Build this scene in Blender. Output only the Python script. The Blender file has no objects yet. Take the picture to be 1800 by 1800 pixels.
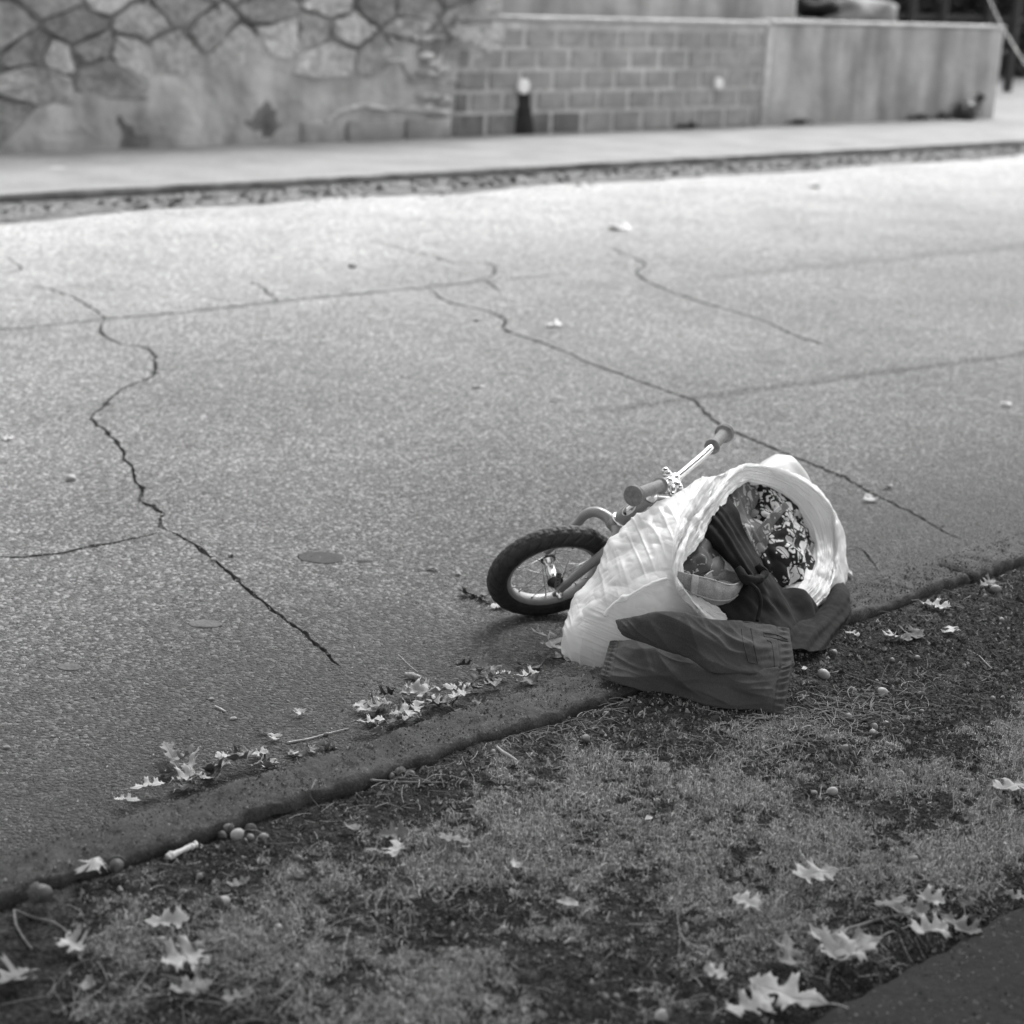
import bpy, bmesh, math, random
import numpy as np
from mathutils import Vector, Matrix
from mathutils.geometry import delaunay_2d_cdt

sc = bpy.context.scene
COL = sc.collection
random.seed(7)
RNG = np.random.default_rng(7)

# ------------------------------------------------------------------ camera
# world: x along the road (to the right), y across the road (away), z up, metres
CAM_H = 1.42
CAM_R = np.array([[0.74093208, -0.16619923, 0.65069],
                  [-0.67039498, -0.24057034, 0.70192341],
                  [0.03987758, -0.95629688, -0.28966541]])   # columns: right, down, forward
FPX = 3100.0
cam_data = bpy.data.cameras.new('camera')
cam = bpy.data.objects.new('camera', cam_data)
COL.objects.link(cam)
cam_data.sensor_width = 56.0
cam_data.lens = 56.0 * FPX / 1800.0
cam_data.clip_start = 0.1
cam_data.clip_end = 400.0
M = Matrix.Identity(4)
for i in range(3):
    M[i][0] = CAM_R[i, 0]
    M[i][1] = -CAM_R[i, 1]
    M[i][2] = -CAM_R[i, 2]
M[2][3] = CAM_H
cam.matrix_world = M
cam_data.dof.use_dof = True
cam_data.dof.focus_distance = 3.5
cam_data.dof.aperture_fstop = 5.4
sc.camera = cam

# ------------------------------------------------------------------ sky and sun
SUN_EL, SUN_AZ = math.radians(58), math.radians(70)   # light comes from beyond the far wall, soft
w = bpy.data.worlds.new('World')
sc.world = w
w.use_nodes = True
nt = w.node_tree
nt.nodes.clear()
sky = nt.nodes.new('ShaderNodeTexSky')
sky.sky_type = 'NISHITA'
sky.sun_disc = False
sky.sun_elevation = SUN_EL
sky.sun_rotation = SUN_AZ
sky.air_density = 1.0
sky.dust_density = 4.0
grey = nt.nodes.new('ShaderNodeRGBToBW')              # the photograph is black and white
bg = nt.nodes.new('ShaderNodeBackground')
bg.inputs['Strength'].default_value = 0.15
wo = nt.nodes.new('ShaderNodeOutputWorld')
nt.links.new(sky.outputs[0], grey.inputs[0])
nt.links.new(grey.outputs[0], bg.inputs[0])
nt.links.new(bg.outputs[0], wo.inputs[0])
sun_data = bpy.data.lights.new('sun', 'SUN')
sun_data.energy = 1.5
sun_data.angle = math.radians(28)
sun_data.color = (1, 1, 1)
sun = bpy.data.objects.new('sun', sun_data)
COL.objects.link(sun)
sd = Vector((math.sin(SUN_AZ) * math.cos(SUN_EL), math.cos(SUN_AZ) * math.cos(SUN_EL), math.sin(SUN_EL)))
sun.rotation_euler = sd.to_track_quat('Z', 'Y').to_euler()
sun.location = (0, 0, 20)
sc.view_settings.view_transform = 'Standard'
sc.view_settings.look = 'None'
sc.view_settings.exposure = 1.45
sc.view_settings.gamma = 1.0
sc.view_settings.use_curve_mapping = False
sc.cycles.use_denoising = True
sc.cycles.max_bounces = 6
sc.cycles.diffuse_bounces = 3
sc.cycles.transparent_max_bounces = 6

# ------------------------------------------------------------------ measuring helpers (photo pixel of the 1800 px frame -> point in the place)
def ray(px, py):
    return CAM_R @ np.array([px - 900.0, py - 900.0, FPX])
def at(px, py, z=0.0):
    d = ray(px, py)
    t = (z - CAM_H) / d[2]
    return np.array([0, 0, CAM_H]) + d * t
def py_(px, py, y):
    d = ray(px, py)
    return np.array([0, 0, CAM_H]) + d * (y / d[1])
def pdepth(px, py, Z):
    return np.array([0, 0, CAM_H]) + ray(px, py) * (Z / FPX)

# ------------------------------------------------------------------ vectorised gradient noise
_perm = np.random.default_rng(3).permutation(256)
_perm = np.concatenate([_perm, _perm, _perm])
_grad = np.random.default_rng(4).normal(size=(256, 3))
_grad /= np.linalg.norm(_grad, axis=1)[:, None]
def noise(p, seed=0):
    p = np.asarray(p, float) + seed * 17.31
    i = np.floor(p).astype(int)
    fr = p - i
    u = fr * fr * fr * (fr * (fr * 6 - 15) + 10)
    out = np.zeros(p.shape[:-1])
    for dx in (0, 1):
        for dy in (0, 1):
            for dz in (0, 1):
                h = _perm[(_perm[(_perm[(i[..., 0] + dx) & 255] + i[..., 1] + dy) & 255] + i[..., 2] + dz) & 255]
                g = _grad[h]
                d = g[..., 0] * (fr[..., 0] - dx) + g[..., 1] * (fr[..., 1] - dy) + g[..., 2] * (fr[..., 2] - dz)
                wt = (u[..., 0] if dx else 1 - u[..., 0]) * (u[..., 1] if dy else 1 - u[..., 1]) * (u[..., 2] if dz else 1 - u[..., 2])
                out += d * wt
    return out * 1.5
def stk(*a):
    return np.stack(np.broadcast_arrays(*a), -1)
def fbm(p, oct=3, seed=0):
    p = np.asarray(p, float)
    a, s = 1.0, 0
    for k in range(oct):
        s = s + a * noise(p * (2 ** k), seed + k)
        a *= 0.5
    return s

# ------------------------------------------------------------------ mesh helpers
def tag(o, label=None, cat=None, group=None, kind=None):
    if label: o['label'] = label
    if cat: o['category'] = cat
    if group: o['group'] = group
    if kind: o['kind'] = kind
    return o
def link(o, parent=None):
    COL.objects.link(o)
    if parent is not None:
        o.parent = parent
    return o
def empty(name, loc=(0, 0, 0), parent=None):
    o = bpy.data.objects.new(name, None)
    o.location = loc
    o.empty_display_size = 0.05
    return link(o, parent)
def mesh(name, verts, faces, mat, smooth=True):
    me = bpy.data.meshes.new(name)
    verts = np.asarray(verts, np.float32).reshape(-1, 3)
    if isinstance(faces, np.ndarray):
        nf, k = faces.shape
        me.vertices.add(len(verts))
        me.vertices.foreach_set('co', verts.ravel())
        me.loops.add(nf * k)
        me.loops.foreach_set('vertex_index', faces.astype(np.int32).ravel())
        me.polygons.add(nf)
        me.polygons.foreach_set('loop_start', np.arange(0, nf * k, k, dtype=np.int32))
        me.update(calc_edges=True)
    else:
        me.from_pydata(verts.tolist(), [], faces)
        if len(faces) < 60000 and name not in ('road',):
            bm = bmesh.new(); bm.from_mesh(me); bmesh.ops.recalc_face_normals(bm, faces=bm.faces[:]); bm.to_mesh(me); bm.free()
    me.materials.append(mat)
    me.polygons.foreach_set('use_smooth', [smooth] * len(me.polygons))
    me.update()
    return me
def obj(name, verts, faces, mat, parent=None, smooth=True, loc=None):
    """one mesh object; when it has an empty parent at some place the verts stay in world coordinates"""
    verts = np.asarray(verts, float).reshape(-1, 3)
    off = np.zeros(3)
    if loc is not None:
        off = np.asarray(loc, float)
    q = parent
    base = np.zeros(3)
    while q is not None:
        base += np.array(q.location)
        q = q.parent
    me = mesh(name, verts - off - (base if loc is None else 0), faces, mat, smooth)
    o = bpy.data.objects.new(name, me)
    if loc is not None:
        o.location = off
    return link(o, parent)
def grid_faces(nu, nv, cu=False, cv=False, flip=False):
    a = []
    for i in range(nu if cu else nu - 1):
        for j in range(nv if cv else nv - 1):
            q = [i * nv + j, i * nv + (j + 1) % nv, ((i + 1) % nu) * nv + (j + 1) % nv, ((i + 1) % nu) * nv + j]
            a.append(q[::-1] if flip else q)
    return np.array(a)
def cr(P, t, closed=False):
    """Catmull-Rom through P (n,...) at parameters t (0..n-1, or 0..n when closed)"""
    P = np.asarray(P, float)
    n = len(P)
    t = np.asarray(t, float)
    i = np.floor(t).astype(int)
    if not closed:
        i = np.clip(i, 0, n - 2)
    f = t - i
    def g(k):
        if closed:
            return P[k % n]
        k2 = np.clip(k, 0, n - 1)
        r = P[k2]
        lo = (k < 0); hi = (k > n - 1)
        if lo.any(): r[lo] = 2 * P[0] - P[1]
        if hi.any(): r[hi] = 2 * P[-1] - P[-2]
        return r
    p0, p1, p2, p3 = g(i - 1), g(i), g(i + 1), g(i + 2)
    f = f.reshape((-1,) + (1,) * (P.ndim - 1))
    return 0.5 * ((2 * p1) + (-p0 + p2) * f + (2 * p0 - 5 * p1 + 4 * p2 - p3) * f * f + (-p0 + 3 * p1 - 3 * p2 + p3) * f ** 3)
def surf(ctrl, nu, nv, cv=False):
    ctrl = np.asarray(ctrl, float)
    n, m = ctrl.shape[:2]
    A = cr(ctrl, np.linspace(0, n - 1, nu))
    B = cr(np.swapaxes(A, 0, 1), np.linspace(0, m, nv, endpoint=False) if cv else np.linspace(0, m - 1, nv), closed=cv)
    return np.swapaxes(B, 0, 1)
def normals(S, cv=False):
    du = np.gradient(S, axis=0)
    if cv:
        dv = (np.roll(S, -1, 1) - np.roll(S, 1, 1)) / 2
    else:
        dv = np.gradient(S, axis=1)
    n = np.cross(du, dv)
    n /= (np.linalg.norm(n, axis=-1, keepdims=True) + 1e-12)
    return n
def cloth(name, S, mat, thick=0.003, parent=None, side=None):
    """a grid sheet closed to a real thickness; side: +1/-1 keeps S as the outer face"""
    N = normals(S)
    nu, nv = S.shape[:2]
    top = S.reshape(-1, 3)
    bot = (S - N * thick * (side or 1)).reshape(-1, 3)
    f1 = grid_faces(nu, nv)
    f2 = f1[:, ::-1] + nu * nv
    rim = list(range(0, nv)) + [i * nv + nv - 1 for i in range(1, nu)] + [(nu - 1) * nv + j for j in range(nv - 2, -1, -1)] + [i * nv for i in range(nu - 2, 0, -1)]
    k = len(rim)
    f3 = np.array([[rim[i], rim[i] + nu * nv, rim[(i + 1) % k] + nu * nv, rim[(i + 1) % k]] for i in range(k)])
    return obj(name, np.concatenate([top, bot]), np.concatenate([f1, f2, f3]), mat, parent)
def tube(pts, rad, n=10, caps=True, closed=False):
    P = np.asarray(pts, float)
    m = len(P)
    rad = np.broadcast_to(np.asarray(rad, float), (m,)) if np.ndim(rad) < 2 else rad
    T = np.gradient(P, axis=0) if not closed else (np.roll(P, -1, 0) - np.roll(P, 1, 0))
    T /= np.linalg.norm(T, axis=1)[:, None] + 1e-12
    ref = np.array([0, 0, 1.0]) if abs(T[0][2]) < .9 else np.array([1.0, 0, 0])
    a = np.cross(T[0], ref); a /= np.linalg.norm(a)
    V = []
    ang = np.linspace(0, 2 * np.pi, n, endpoint=False)
    for i in range(m):
        a = a - T[i] * a.dot(T[i]); a /= np.linalg.norm(a)
        b = np.cross(T[i], a)
        V.append(P[i] + rad[i] * (np.cos(ang)[:, None] * a + np.sin(ang)[:, None] * b))
    V = np.concatenate(V)
    F = [list(q) for q in grid_faces(m, n, cu=closed, cv=True)]
    if caps and not closed:
        F.append(list(range(n))[::-1]); F.append([(m - 1) * n + i for i in range(n)])
        F[-2] = F[-2][::-1]; F[-1] = F[-1][::-1]
    return V, F
def lathe(o, axis, prof, n=24, ref=None):
    """prof: (distance along axis, radius) list"""
    axis = np.asarray(axis, float) / np.linalg.norm(axis)
    ref = np.array([0, 0, 1.0]) if abs(axis[2]) < .9 else np.array([1.0, 0, 0])
    a = np.cross(axis, ref); a /= np.linalg.norm(a); b = np.cross(axis, a)
    ang = np.linspace(0, 2 * np.pi, n, endpoint=False)
    V = [np.asarray(o) + axis * h + max(r, 1e-5) * (np.cos(ang)[:, None] * a + np.sin(ang)[:, None] * b) for h, r in prof]
    F = [list(q) for q in grid_faces(len(prof), n, cv=True, flip=False)]
    F.append(list(range(n))); F.append([(len(prof) - 1) * n + i for i in range(n)][::-1])
    return np.concatenate(V), F
def join(*parts):
    V, F, k = [], [], 0
    for v, f in parts:
        V.append(np.asarray(v, float)); F += [[int(i) + k for i in q] for q in f]; k += len(v)
    return np.concatenate(V), F
def box(x0, x1, y0, y1, z0, z1):
    v = [(x, y, z) for x in (x0, x1) for y in (y0, y1) for z in (z0, z1)]
    return np.array(v, float), [[0, 1, 3, 2], [4, 6, 7, 5], [0, 4, 5, 1], [2, 3, 7, 6], [0, 2, 6, 4], [1, 5, 7, 3]]
def bevel(o, wd, seg=2):
    bm = bmesh.new(); bm.from_mesh(o.data)
    bmesh.ops.bevel(bm, geom=bm.edges[:], offset=wd, segments=seg, affect='EDGES', profile=0.6)
    bm.to_mesh(o.data); bm.free()
    o.data.polygons.foreach_set('use_smooth', [True] * len(o.data.polygons))

# ------------------------------------------------------------------ materials (all neutral greys)
def mat(name, col=0.3, rough=0.8, spec=0.3, metal=0.0, var=None, bump=None, speck=None, coat=0):
    """var: (scale, amount, detail) albedo variation; bump: list of (scale, strength, distance); speck: (scale, threshold, value)"""
    m = bpy.data.materials.new(name)
    m.use_nodes = True
    N, L = m.node_tree.nodes, m.node_tree.links
    b = N['Principled BSDF']
    b.inputs['Base Color'].default_value = (col, col, col, 1)
    b.inputs['Roughness'].default_value = rough
    b.inputs['Specular IOR Level'].default_value = spec
    b.inputs['Metallic'].default_value = metal
    b.inputs['Coat Weight'].default_value = coat
    geo = N.new('ShaderNodeNewGeometry')
    pos = geo.outputs['Position']
    cur = None
    if var:
        for vs, va, vd in (var if isinstance(var, list) else [var]):
            n = N.new('ShaderNodeTexNoise'); n.inputs['Scale'].default_value = vs; n.inputs['Detail'].default_value = vd
            L.new(pos, n.inputs['Vector'])
            mp = N.new('ShaderNodeMapRange')
            mp.inputs['From Min'].default_value = .3; mp.inputs['From Max'].default_value = .7
            mp.inputs['To Min'].default_value = 1 - va; mp.inputs['To Max'].default_value = 1 + va
            L.new(n.outputs['Fac'], mp.inputs['Value'])
            mu = N.new('ShaderNodeMath'); mu.operation = 'MULTIPLY'
            L.new(mp.outputs[0], mu.inputs[0])
            if cur is None: mu.inputs[1].default_value = col
            else: L.new(cur, mu.inputs[1])
            cur = mu.outputs[0]
    if speck:
        for ss, th, val in (speck if isinstance(speck, list) else [speck]):
            n = N.new('ShaderNodeTexNoise'); n.inputs['Scale'].default_value = ss; n.inputs['Detail'].default_value = 2
            L.new(pos, n.inputs['Vector'])
            mp = N.new('ShaderNodeMapRange')
            mp.inputs['From Min'].default_value = th; mp.inputs['From Max'].default_value = th + .06
            L.new(n.outputs['Fac'], mp.inputs['Value'])
            mx = N.new('ShaderNodeMix'); mx.data_type = 'FLOAT'
            L.new(mp.outputs[0], mx.inputs[0])
            if cur is None: mx.inputs[2].default_value = col
            else: L.new(cur, mx.inputs[2])
            mx.inputs[3].default_value = val
            cur = mx.outputs[0]
    if cur is not None:
        L.new(cur, b.inputs['Base Color'])
    if bump:
        prev = None
        for bs, st, dist in bump:
            n = N.new('ShaderNodeTexNoise'); n.inputs['Scale'].default_value = bs; n.inputs['Detail'].default_value = 4
            L.new(pos, n.inputs['Vector'])
            bp = N.new('ShaderNodeBump'); bp.inputs['Strength'].default_value = st; bp.inputs['Distance'].default_value = dist
            L.new(n.outputs['Fac'], bp.inputs['Height'])
            if prev: L.new(prev, bp.inputs['Normal'])
            prev = bp.outputs[0]
        L.new(prev, b.inputs['Normal'])
    return m
def nodes(m):
    return m.node_tree.nodes, m.node_tree.links, m.node_tree.nodes['Principled BSDF']
# ================================================================== THE SETTING
KY0, KY1 = 2.188, 2.31       # near kerb, lawn side and road side
KZ = 0.10
FKY = 9.78                  # far kerb
WY = 11.93                  # face of the far walls

# ---- road material: worn asphalt with exposed aggregate
m_road = bpy.data.materials.new('worn_asphalt'); m_road.use_nodes = True
N, L, B = nodes(m_road)
geo = N.new('ShaderNodeNewGeometry'); pos = geo.outputs['Position']
def _noise(scale, det=3, src=None, rough=.55):
    n = N.new('ShaderNodeTexNoise'); n.inputs['Scale'].default_value = scale; n.inputs['Detail'].default_value = det
    n.inputs['Roughness'].default_value = rough
    L.new(src or pos, n.inputs['Vector']); return n.outputs['Fac']
def _range(s, a, b, c, d):
    n = N.new('ShaderNodeMapRange'); L.new(s, n.inputs[0])
    for k, v in zip((1, 2, 3, 4), (a, b, c, d)): n.inputs[k].default_value = v
    return n.outputs[0]
def _math(op, a, b):
    n = N.new('ShaderNodeMath'); n.operation = op
    for k, v in enumerate((a, b)):
        if isinstance(v, (int, float)): n.inputs[k].default_value = v
        else: L.new(v, n.inputs[k])
    return n.outputs[0]
def _mix(f, a, b):
    n = N.new('ShaderNodeMix'); n.data_type = 'FLOAT'
    for k, v in zip((0, 2, 3), (f, a, b)):
        if isinstance(v, (int, float)): n.inputs[k].default_value = v
        else: L.new(v, n.inputs[k])
    return n.outputs[0]
sep = N.new('ShaderNodeSeparateXYZ'); L.new(pos, sep.inputs[0])
vor = N.new('ShaderNodeTexVoronoi'); vor.inputs['Scale'].default_value = 120; L.new(pos, vor.inputs['Vector'])
vcol = N.new('ShaderNodeSeparateColor'); L.new(vor.outputs['Color'], vcol.inputs[0])
stone = _mix(_range(vcol.outputs[1], .80, .84, 0, 1), _range(vcol.outputs[0], 0.0, 1.0, 0.45, 1.25), 2.1)
fine = _range(_noise(260, 3), .3, .7, .7, 1.3)
patch = _range(_noise(1.3, 4), .3, .7, .86, 1.12)
mot = _range(_noise(11, 3), .3, .7, .90, 1.10)
# near shade and far sky sheen painted in, besides wear; the gutter and the edge by the kerb dirty with soil (dirt is where it is)
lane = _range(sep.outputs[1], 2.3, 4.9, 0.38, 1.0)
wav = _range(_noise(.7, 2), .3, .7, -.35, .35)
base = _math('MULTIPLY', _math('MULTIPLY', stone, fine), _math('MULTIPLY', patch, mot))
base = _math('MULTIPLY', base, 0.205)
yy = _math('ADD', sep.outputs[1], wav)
wear_shade_sheen = _mix(_range(yy, 6.0, 9.6, 0, 1), _range(yy, 2.3, 5.8, 0.41, .88), 1.95)  # shade by the kerb and sheen far off put into the albedo, besides wear
base = _math('MULTIPLY', base, wear_shade_sheen)
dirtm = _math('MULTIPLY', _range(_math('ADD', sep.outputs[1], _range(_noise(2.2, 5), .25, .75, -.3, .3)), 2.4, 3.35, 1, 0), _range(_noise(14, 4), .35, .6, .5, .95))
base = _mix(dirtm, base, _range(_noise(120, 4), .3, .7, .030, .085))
# two long faint tar streaks across the lane
for (ax_, ay_), (bx_, by_), sw_, amt_ in (((905, 742), (1800, 622), .040, .62), ((1130, 500), (1800, 432), .07, .76), ((-40, 583), (330, 548), .016, .45), ((330, 548), (760, 504), .018, .45), ((760, 504), (1000, 480), .020, .6)):
    A_, B_ = at(ax_, ay_, 0), at(bx_, by_, 0)
    m_ = (B_[1] - A_[1]) / (B_[0] - A_[0])
    dd = _math('ABSOLUTE', _math('SUBTRACT', sep.outputs[1], _math('ADD', _math('MULTIPLY', sep.outputs[0], float(m_)), float(A_[1] - m_ * A_[0]))), 0.0)
    dd = _math('ADD', dd, _math('MULTIPLY', _range(_noise(5, 4), .3, .7, -1.0, 1.0), sw_ * .5))
    on_ = _math('MULTIPLY', _range(dd, sw_ * .4, sw_ * 1.3, 1, 0), _math('MULTIPLY', _range(sep.outputs[0], float(A_[0]), float(A_[0]) + (.6 if ay_ != 548 and ax_ != 760 else .02), 0, 1), 1.0 if bx_ == 1800 else _range(sep.outputs[0], float(B_[0]) - .02, float(B_[0]), 1, 0)))
    base = _math('MULTIPLY', base, _mix(on_, 1.0, amt_))
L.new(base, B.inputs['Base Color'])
B.inputs['Roughness'].default_value = .8
B.inputs['Specular IOR Level'].default_value = .3
hgt = _math('ADD', _math('MULTIPLY', _math('SUBTRACT', 1.0, vor.outputs['Distance']), .8), _math('MULTIPLY', _noise(230, 4), .8))
bp = N.new('ShaderNodeBump'); bp.inputs['Strength'].default_value = 1.0; bp.inputs['Distance'].default_value = .011
L.new(hgt, bp.inputs['Height'])
bp2 = N.new('ShaderNodeBump'); bp2.inputs['Strength'].default_value = .5; bp2.inputs['Distance'].default_value = .02
L.new(_noise(9, 3), bp2.inputs['Height']); L.new(bp2.outputs[0], bp.inputs['Normal'])
L.new(bp.outputs[0], B.inputs['Normal'])

# ---- cracks: V grooves cut into the road sheet (pixel tracks measured on the photograph, projected to the ground)
def track(pts, wpx=None):
    return [at(x, y, 0)[:2] for x, y in pts]
cracks = [
    (.010, [(188, 562), (176, 580), (205, 602), (255, 612), (273, 632), (265, 662), (222, 680), (185, 708), (162, 738), (195, 765), (222, 805), (243, 850), (252, 880), (282, 905), (280, 928)]),
    (.0088, [(280, 928), (330, 950), (365, 975), (400, 1005), (440, 1040), (480, 1070), (515, 1095), (545, 1125), (575, 1150), (600, 1175)]),
    (.010, [(-20, 978), (60, 977), (150, 963), (220, 950), (280, 935)]),
    (.010, [(-30, 582), (60, 575), (188, 560), (330, 548), (470, 530), (600, 518), (750, 505), (850, 490), (870, 475), (855, 462), (800, 462), (760, 448)]),
    (.0105, [(750, 505), (785, 530), (850, 545), (885, 560), (890, 580), (960, 605), (1030, 635), (1110, 665), (1180, 690), (1220, 705), (1255, 740), (1330, 775), (1400, 805), (1470, 832), (1530, 865), (1600, 900), (1690, 948)]),
    (.010, [(1060, 430), (1130, 462), (1118, 480), (1160, 505), (1230, 530), (1330, 560), (1400, 590), (1460, 610)]),
    (.009, [(55, 500), (110, 515), (150, 535), (188, 560)]),
    (.008, [(440, 495), (460, 505), (485, 528)]),
    (.008, [(850, 490), (868, 505), (880, 515)]),
    (.008, [(10, 450), (35, 470), (15, 480), (-20, 482)]),
    (.006, [(1470, 965), (1510, 962), (1530, 985), (1550, 1005)]),
    (.008, [(640, 420), (740, 445), (790, 462)]),
]
cv, ce, cz = [], [], []
rc = random.Random(5)
X0, X1 = -6.0, 60.0
def addv(x, y, z):
    cv.append(Vector((float(x), float(y)))); cz.append(z); return len(cv) - 1
corner = [addv(X0, KY1 - .02, 0), addv(X1, KY1 - .02, 0), addv(X1, FKY + .02, 0), addv(X0, FKY + .02, 0)]
for i in range(4): ce.append((corner[i], corner[(i + 1) % 4]))
for wd, pts in cracks:
    P = np.array(track(pts))
    n = int(max(8, np.linalg.norm(np.diff(P, axis=0), axis=1).sum() / .022))
    P = cr(P, np.linspace(0, len(P) - 1, n))
    T = np.gradient(P, axis=0); T /= np.linalg.norm(T, axis=1)[:, None] + 1e-9
    Nn = np.stack([-T[:, 1], T[:, 0]], 1)
    jit = np.array([rc.gauss(0, 1) for _ in range(n)])
    jit = np.convolve(jit, [.25, .5, .25], 'same')
    P = P + Nn * jit[:, None] * .006
    prev = None
    for i in range(n):
        t = min(1, min(i, n - 1 - i) / 10 + .35) * (.85 + .35 * float(noise(np.array([P[i][0] * 4, P[i][1] * 4, wd * 100]))) + .15 * rc.random())
        hw = wd * t * (.45 + .75 * rc.random()) * .78
        if rc.random() < .12: hw *= 1.9
        a, c, b = P[i] + Nn[i] * hw, P[i], P[i] - Nn[i] * hw
        ids = (addv(*a, 0), addv(*c, -.016 if 0 < i < n - 1 else 0), addv(*b, 0))
        if prev:
            for k in range(3): ce.append((prev[k], ids[k]))
        prev = ids
ov, oe, of, o1, o2, o3 = delaunay_2d_cdt(cv, ce, [], 0, 1e-5)
RV = []
for i, v in enumerate(ov):
    z = min([cz[k] for k in o1[i]]) if o1[i] else -.010
    RV.append((v.x, v.y, z))
RF = [list(f) for f in of]
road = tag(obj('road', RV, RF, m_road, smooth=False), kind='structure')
m_crack = mat('crack_fill', .055, .95, .1, var=(70, .5, 4))          # soil and tar settled in the grooves
road.data.materials.append(m_crack)
_zz = np.array(RV)[:, 2]
for p_ in road.data.polygons:
    if min(_zz[i] for i in p_.vertices) < -.005: p_.material_index = 1

# ---- ground sheet out to the horizon, under everything
m_far = mat('distant_ground', .16, .9, .2, var=(1.2, .3, 4))
tag(obj('ground', [(-120, -120, -.06), (220, -120, -.06), (220, 220, -.06), (-120, 220, -.06)], [[0, 1, 2, 3]], m_far), kind='structure')

# ---- kerb: worn granite-like kerbstones set end to end
m_kerb = mat('kerb_stone_rough', .052, .85, .3, var=[(7, .25, 4), (45, .25, 4), (190, .35, 3)], bump=[(320, .6, .003), (90, .6, .005)], speck=[(80, .70, .13), (200, .68, .20)])
kerb = tag(empty('kerb', (0, 0, 0)), kind='structure')
def kerb_piece(x0, x1, sx=.010, seed=0):
    nx = int((x1 - x0) / sx) + 2
    # cross section from the road side bottom, over the top, to the lawn side bottom
    prof = [(KY1, -.03), (KY1, .03), (KY1 - .002, .07), (KY1 - .003, .094), (KY1 - .008, .099), (KY1 - .016, .1)]
    prof += [(KY1 - .022 - k * .0095, .1) for k in range(1, 10)]
    prof += [(KY0 + .010, .0995), (KY0 + .003, .096), (KY0, .086), (KY0 + .002, .06), (KY0 + .002, .04), (KY0, .0)]
    xs = np.linspace(x0, x1, nx)
    V = np.zeros((nx, len(prof), 3))
    for j, (y, z) in enumerate(prof):
        V[:, j] = stk(xs, np.full(nx, y), np.full(nx, z))
    p = V.reshape(-1, 3)
    d = fbm(p * 18, 3, seed)[:, None]
    d2 = fbm(p * 90, 2, seed + 5)[:, None]
    p2 = p.copy()
    p2[:, 2] += np.where(p[:, 2] > .05, d[:, 0] * .0045 + d2[:, 0] * .0038 + np.clip(noise(p * 45, seed + 9), -.6, 0) * .008, 0)
    # chipped, broken lawn-side edge
    lawn = np.clip((KY0 + .045 - p[:, 1]) / .045, 0, 1)
    chip = .009 * np.clip(noise(np.stack([p[:, 0] * 3.1, p[:, 0] * 0 + seed, p[:, 0] * 0], 1), 19) * 3, 0, 1) + noise(np.stack([p[:, 0] * 5.5, p[:, 0] * 0 + seed, p[:, 0] * 0], 1), 9) * .005 + noise(np.stack([p[:, 0] * 24, p[:, 0] * 0 + seed, p[:, 0] * 0], 1), 3) * .009
    p2[:, 1] += lawn * chip + d[:, 0] * .002
    rd = np.clip((p[:, 1] - KY1 + .03) / .03, 0, 1)
    p2[:, 1] += rd * noise(np.stack([p[:, 0] * 9, p[:, 0] * 0 + seed + 3, p[:, 0] * 0], 1), 4) * .006
    # rounded ends
    e = np.clip(1 - np.minimum(p[:, 0] - x0, x1 - p[:, 0]) / .018, 0, 1)
    p2[:, 2] -= e ** 2 * .010 * (p[:, 2] > .05)
    F = [list(q) for q in grid_faces(nx, len(prof), flip=True)]
    F.append(list(range(len(prof)))); F.append([(nx - 1) * len(prof) + j for j in range(len(prof))][::-1])
    return obj('kerb_stone', p2, F, m_kerb, kerb)
kx = [-2.0, -.4, 1.02 - .9, 3.545, 5.1, 7.2, 9.8]
for a, b in zip(kx[:-1], kx[1:]):
    kerb_piece(a + .003, b - .003, .009 if b < 6 and a > 0 else .03, seed=int(a * 10) + 30)
kb = box(9.806, 60, KY0, KY1, -.03, KZ - .002)
obj('kerb_stone', *kb, m_kerb, kerb, smooth=False)

# ---- near verge: bumpy soil sheet
def gz(x, y):
    x = np.asarray(x, float); y = np.asarray(y, float)
    p = np.stack([x, y, 0 * x], -1)
    z = .070 + noise(p * 2.3, 1) * .012 + noise(p * 9, 2) * .005
    z = z + .014 * np.exp(-((y - KY0) / .14) ** 2) - .010 * np.exp(-((y - KY0) / .018) ** 2) - .018 * np.exp(-((y - 1.25) / .04) ** 2)
    return z
m_verge = mat('verge_soil', .034, .95, .15, var=[(5, .45, 5), (40, .6, 4), (160, .6, 3)], bump=[(180, 1.0, .010), (60, .9, .016)], speck=(240, .70, .16))
gx = np.concatenate([np.arange(-2, .8, .1), np.arange(.8, 4.6, .012), np.arange(4.6, 12, .08), [14, 20, 60]])
gy = np.arange(1.20, KY0 + .03, .012)
G = np.stack(np.meshgrid(gx, gy, indexing='ij'), -1)
GZ = gz(G[..., 0], G[..., 1])
GZ += noise(np.stack([G[..., 0] * 55, G[..., 1] * 55, G[..., 0] * 0], -1), 5) * .0035
verge = tag(obj('verge_soil', np.concatenate([G, GZ[..., None]], -1).reshape(-1, 3), grid_faces(len(gx), len(gy), flip=True), m_verge), kind='structure')

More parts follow.
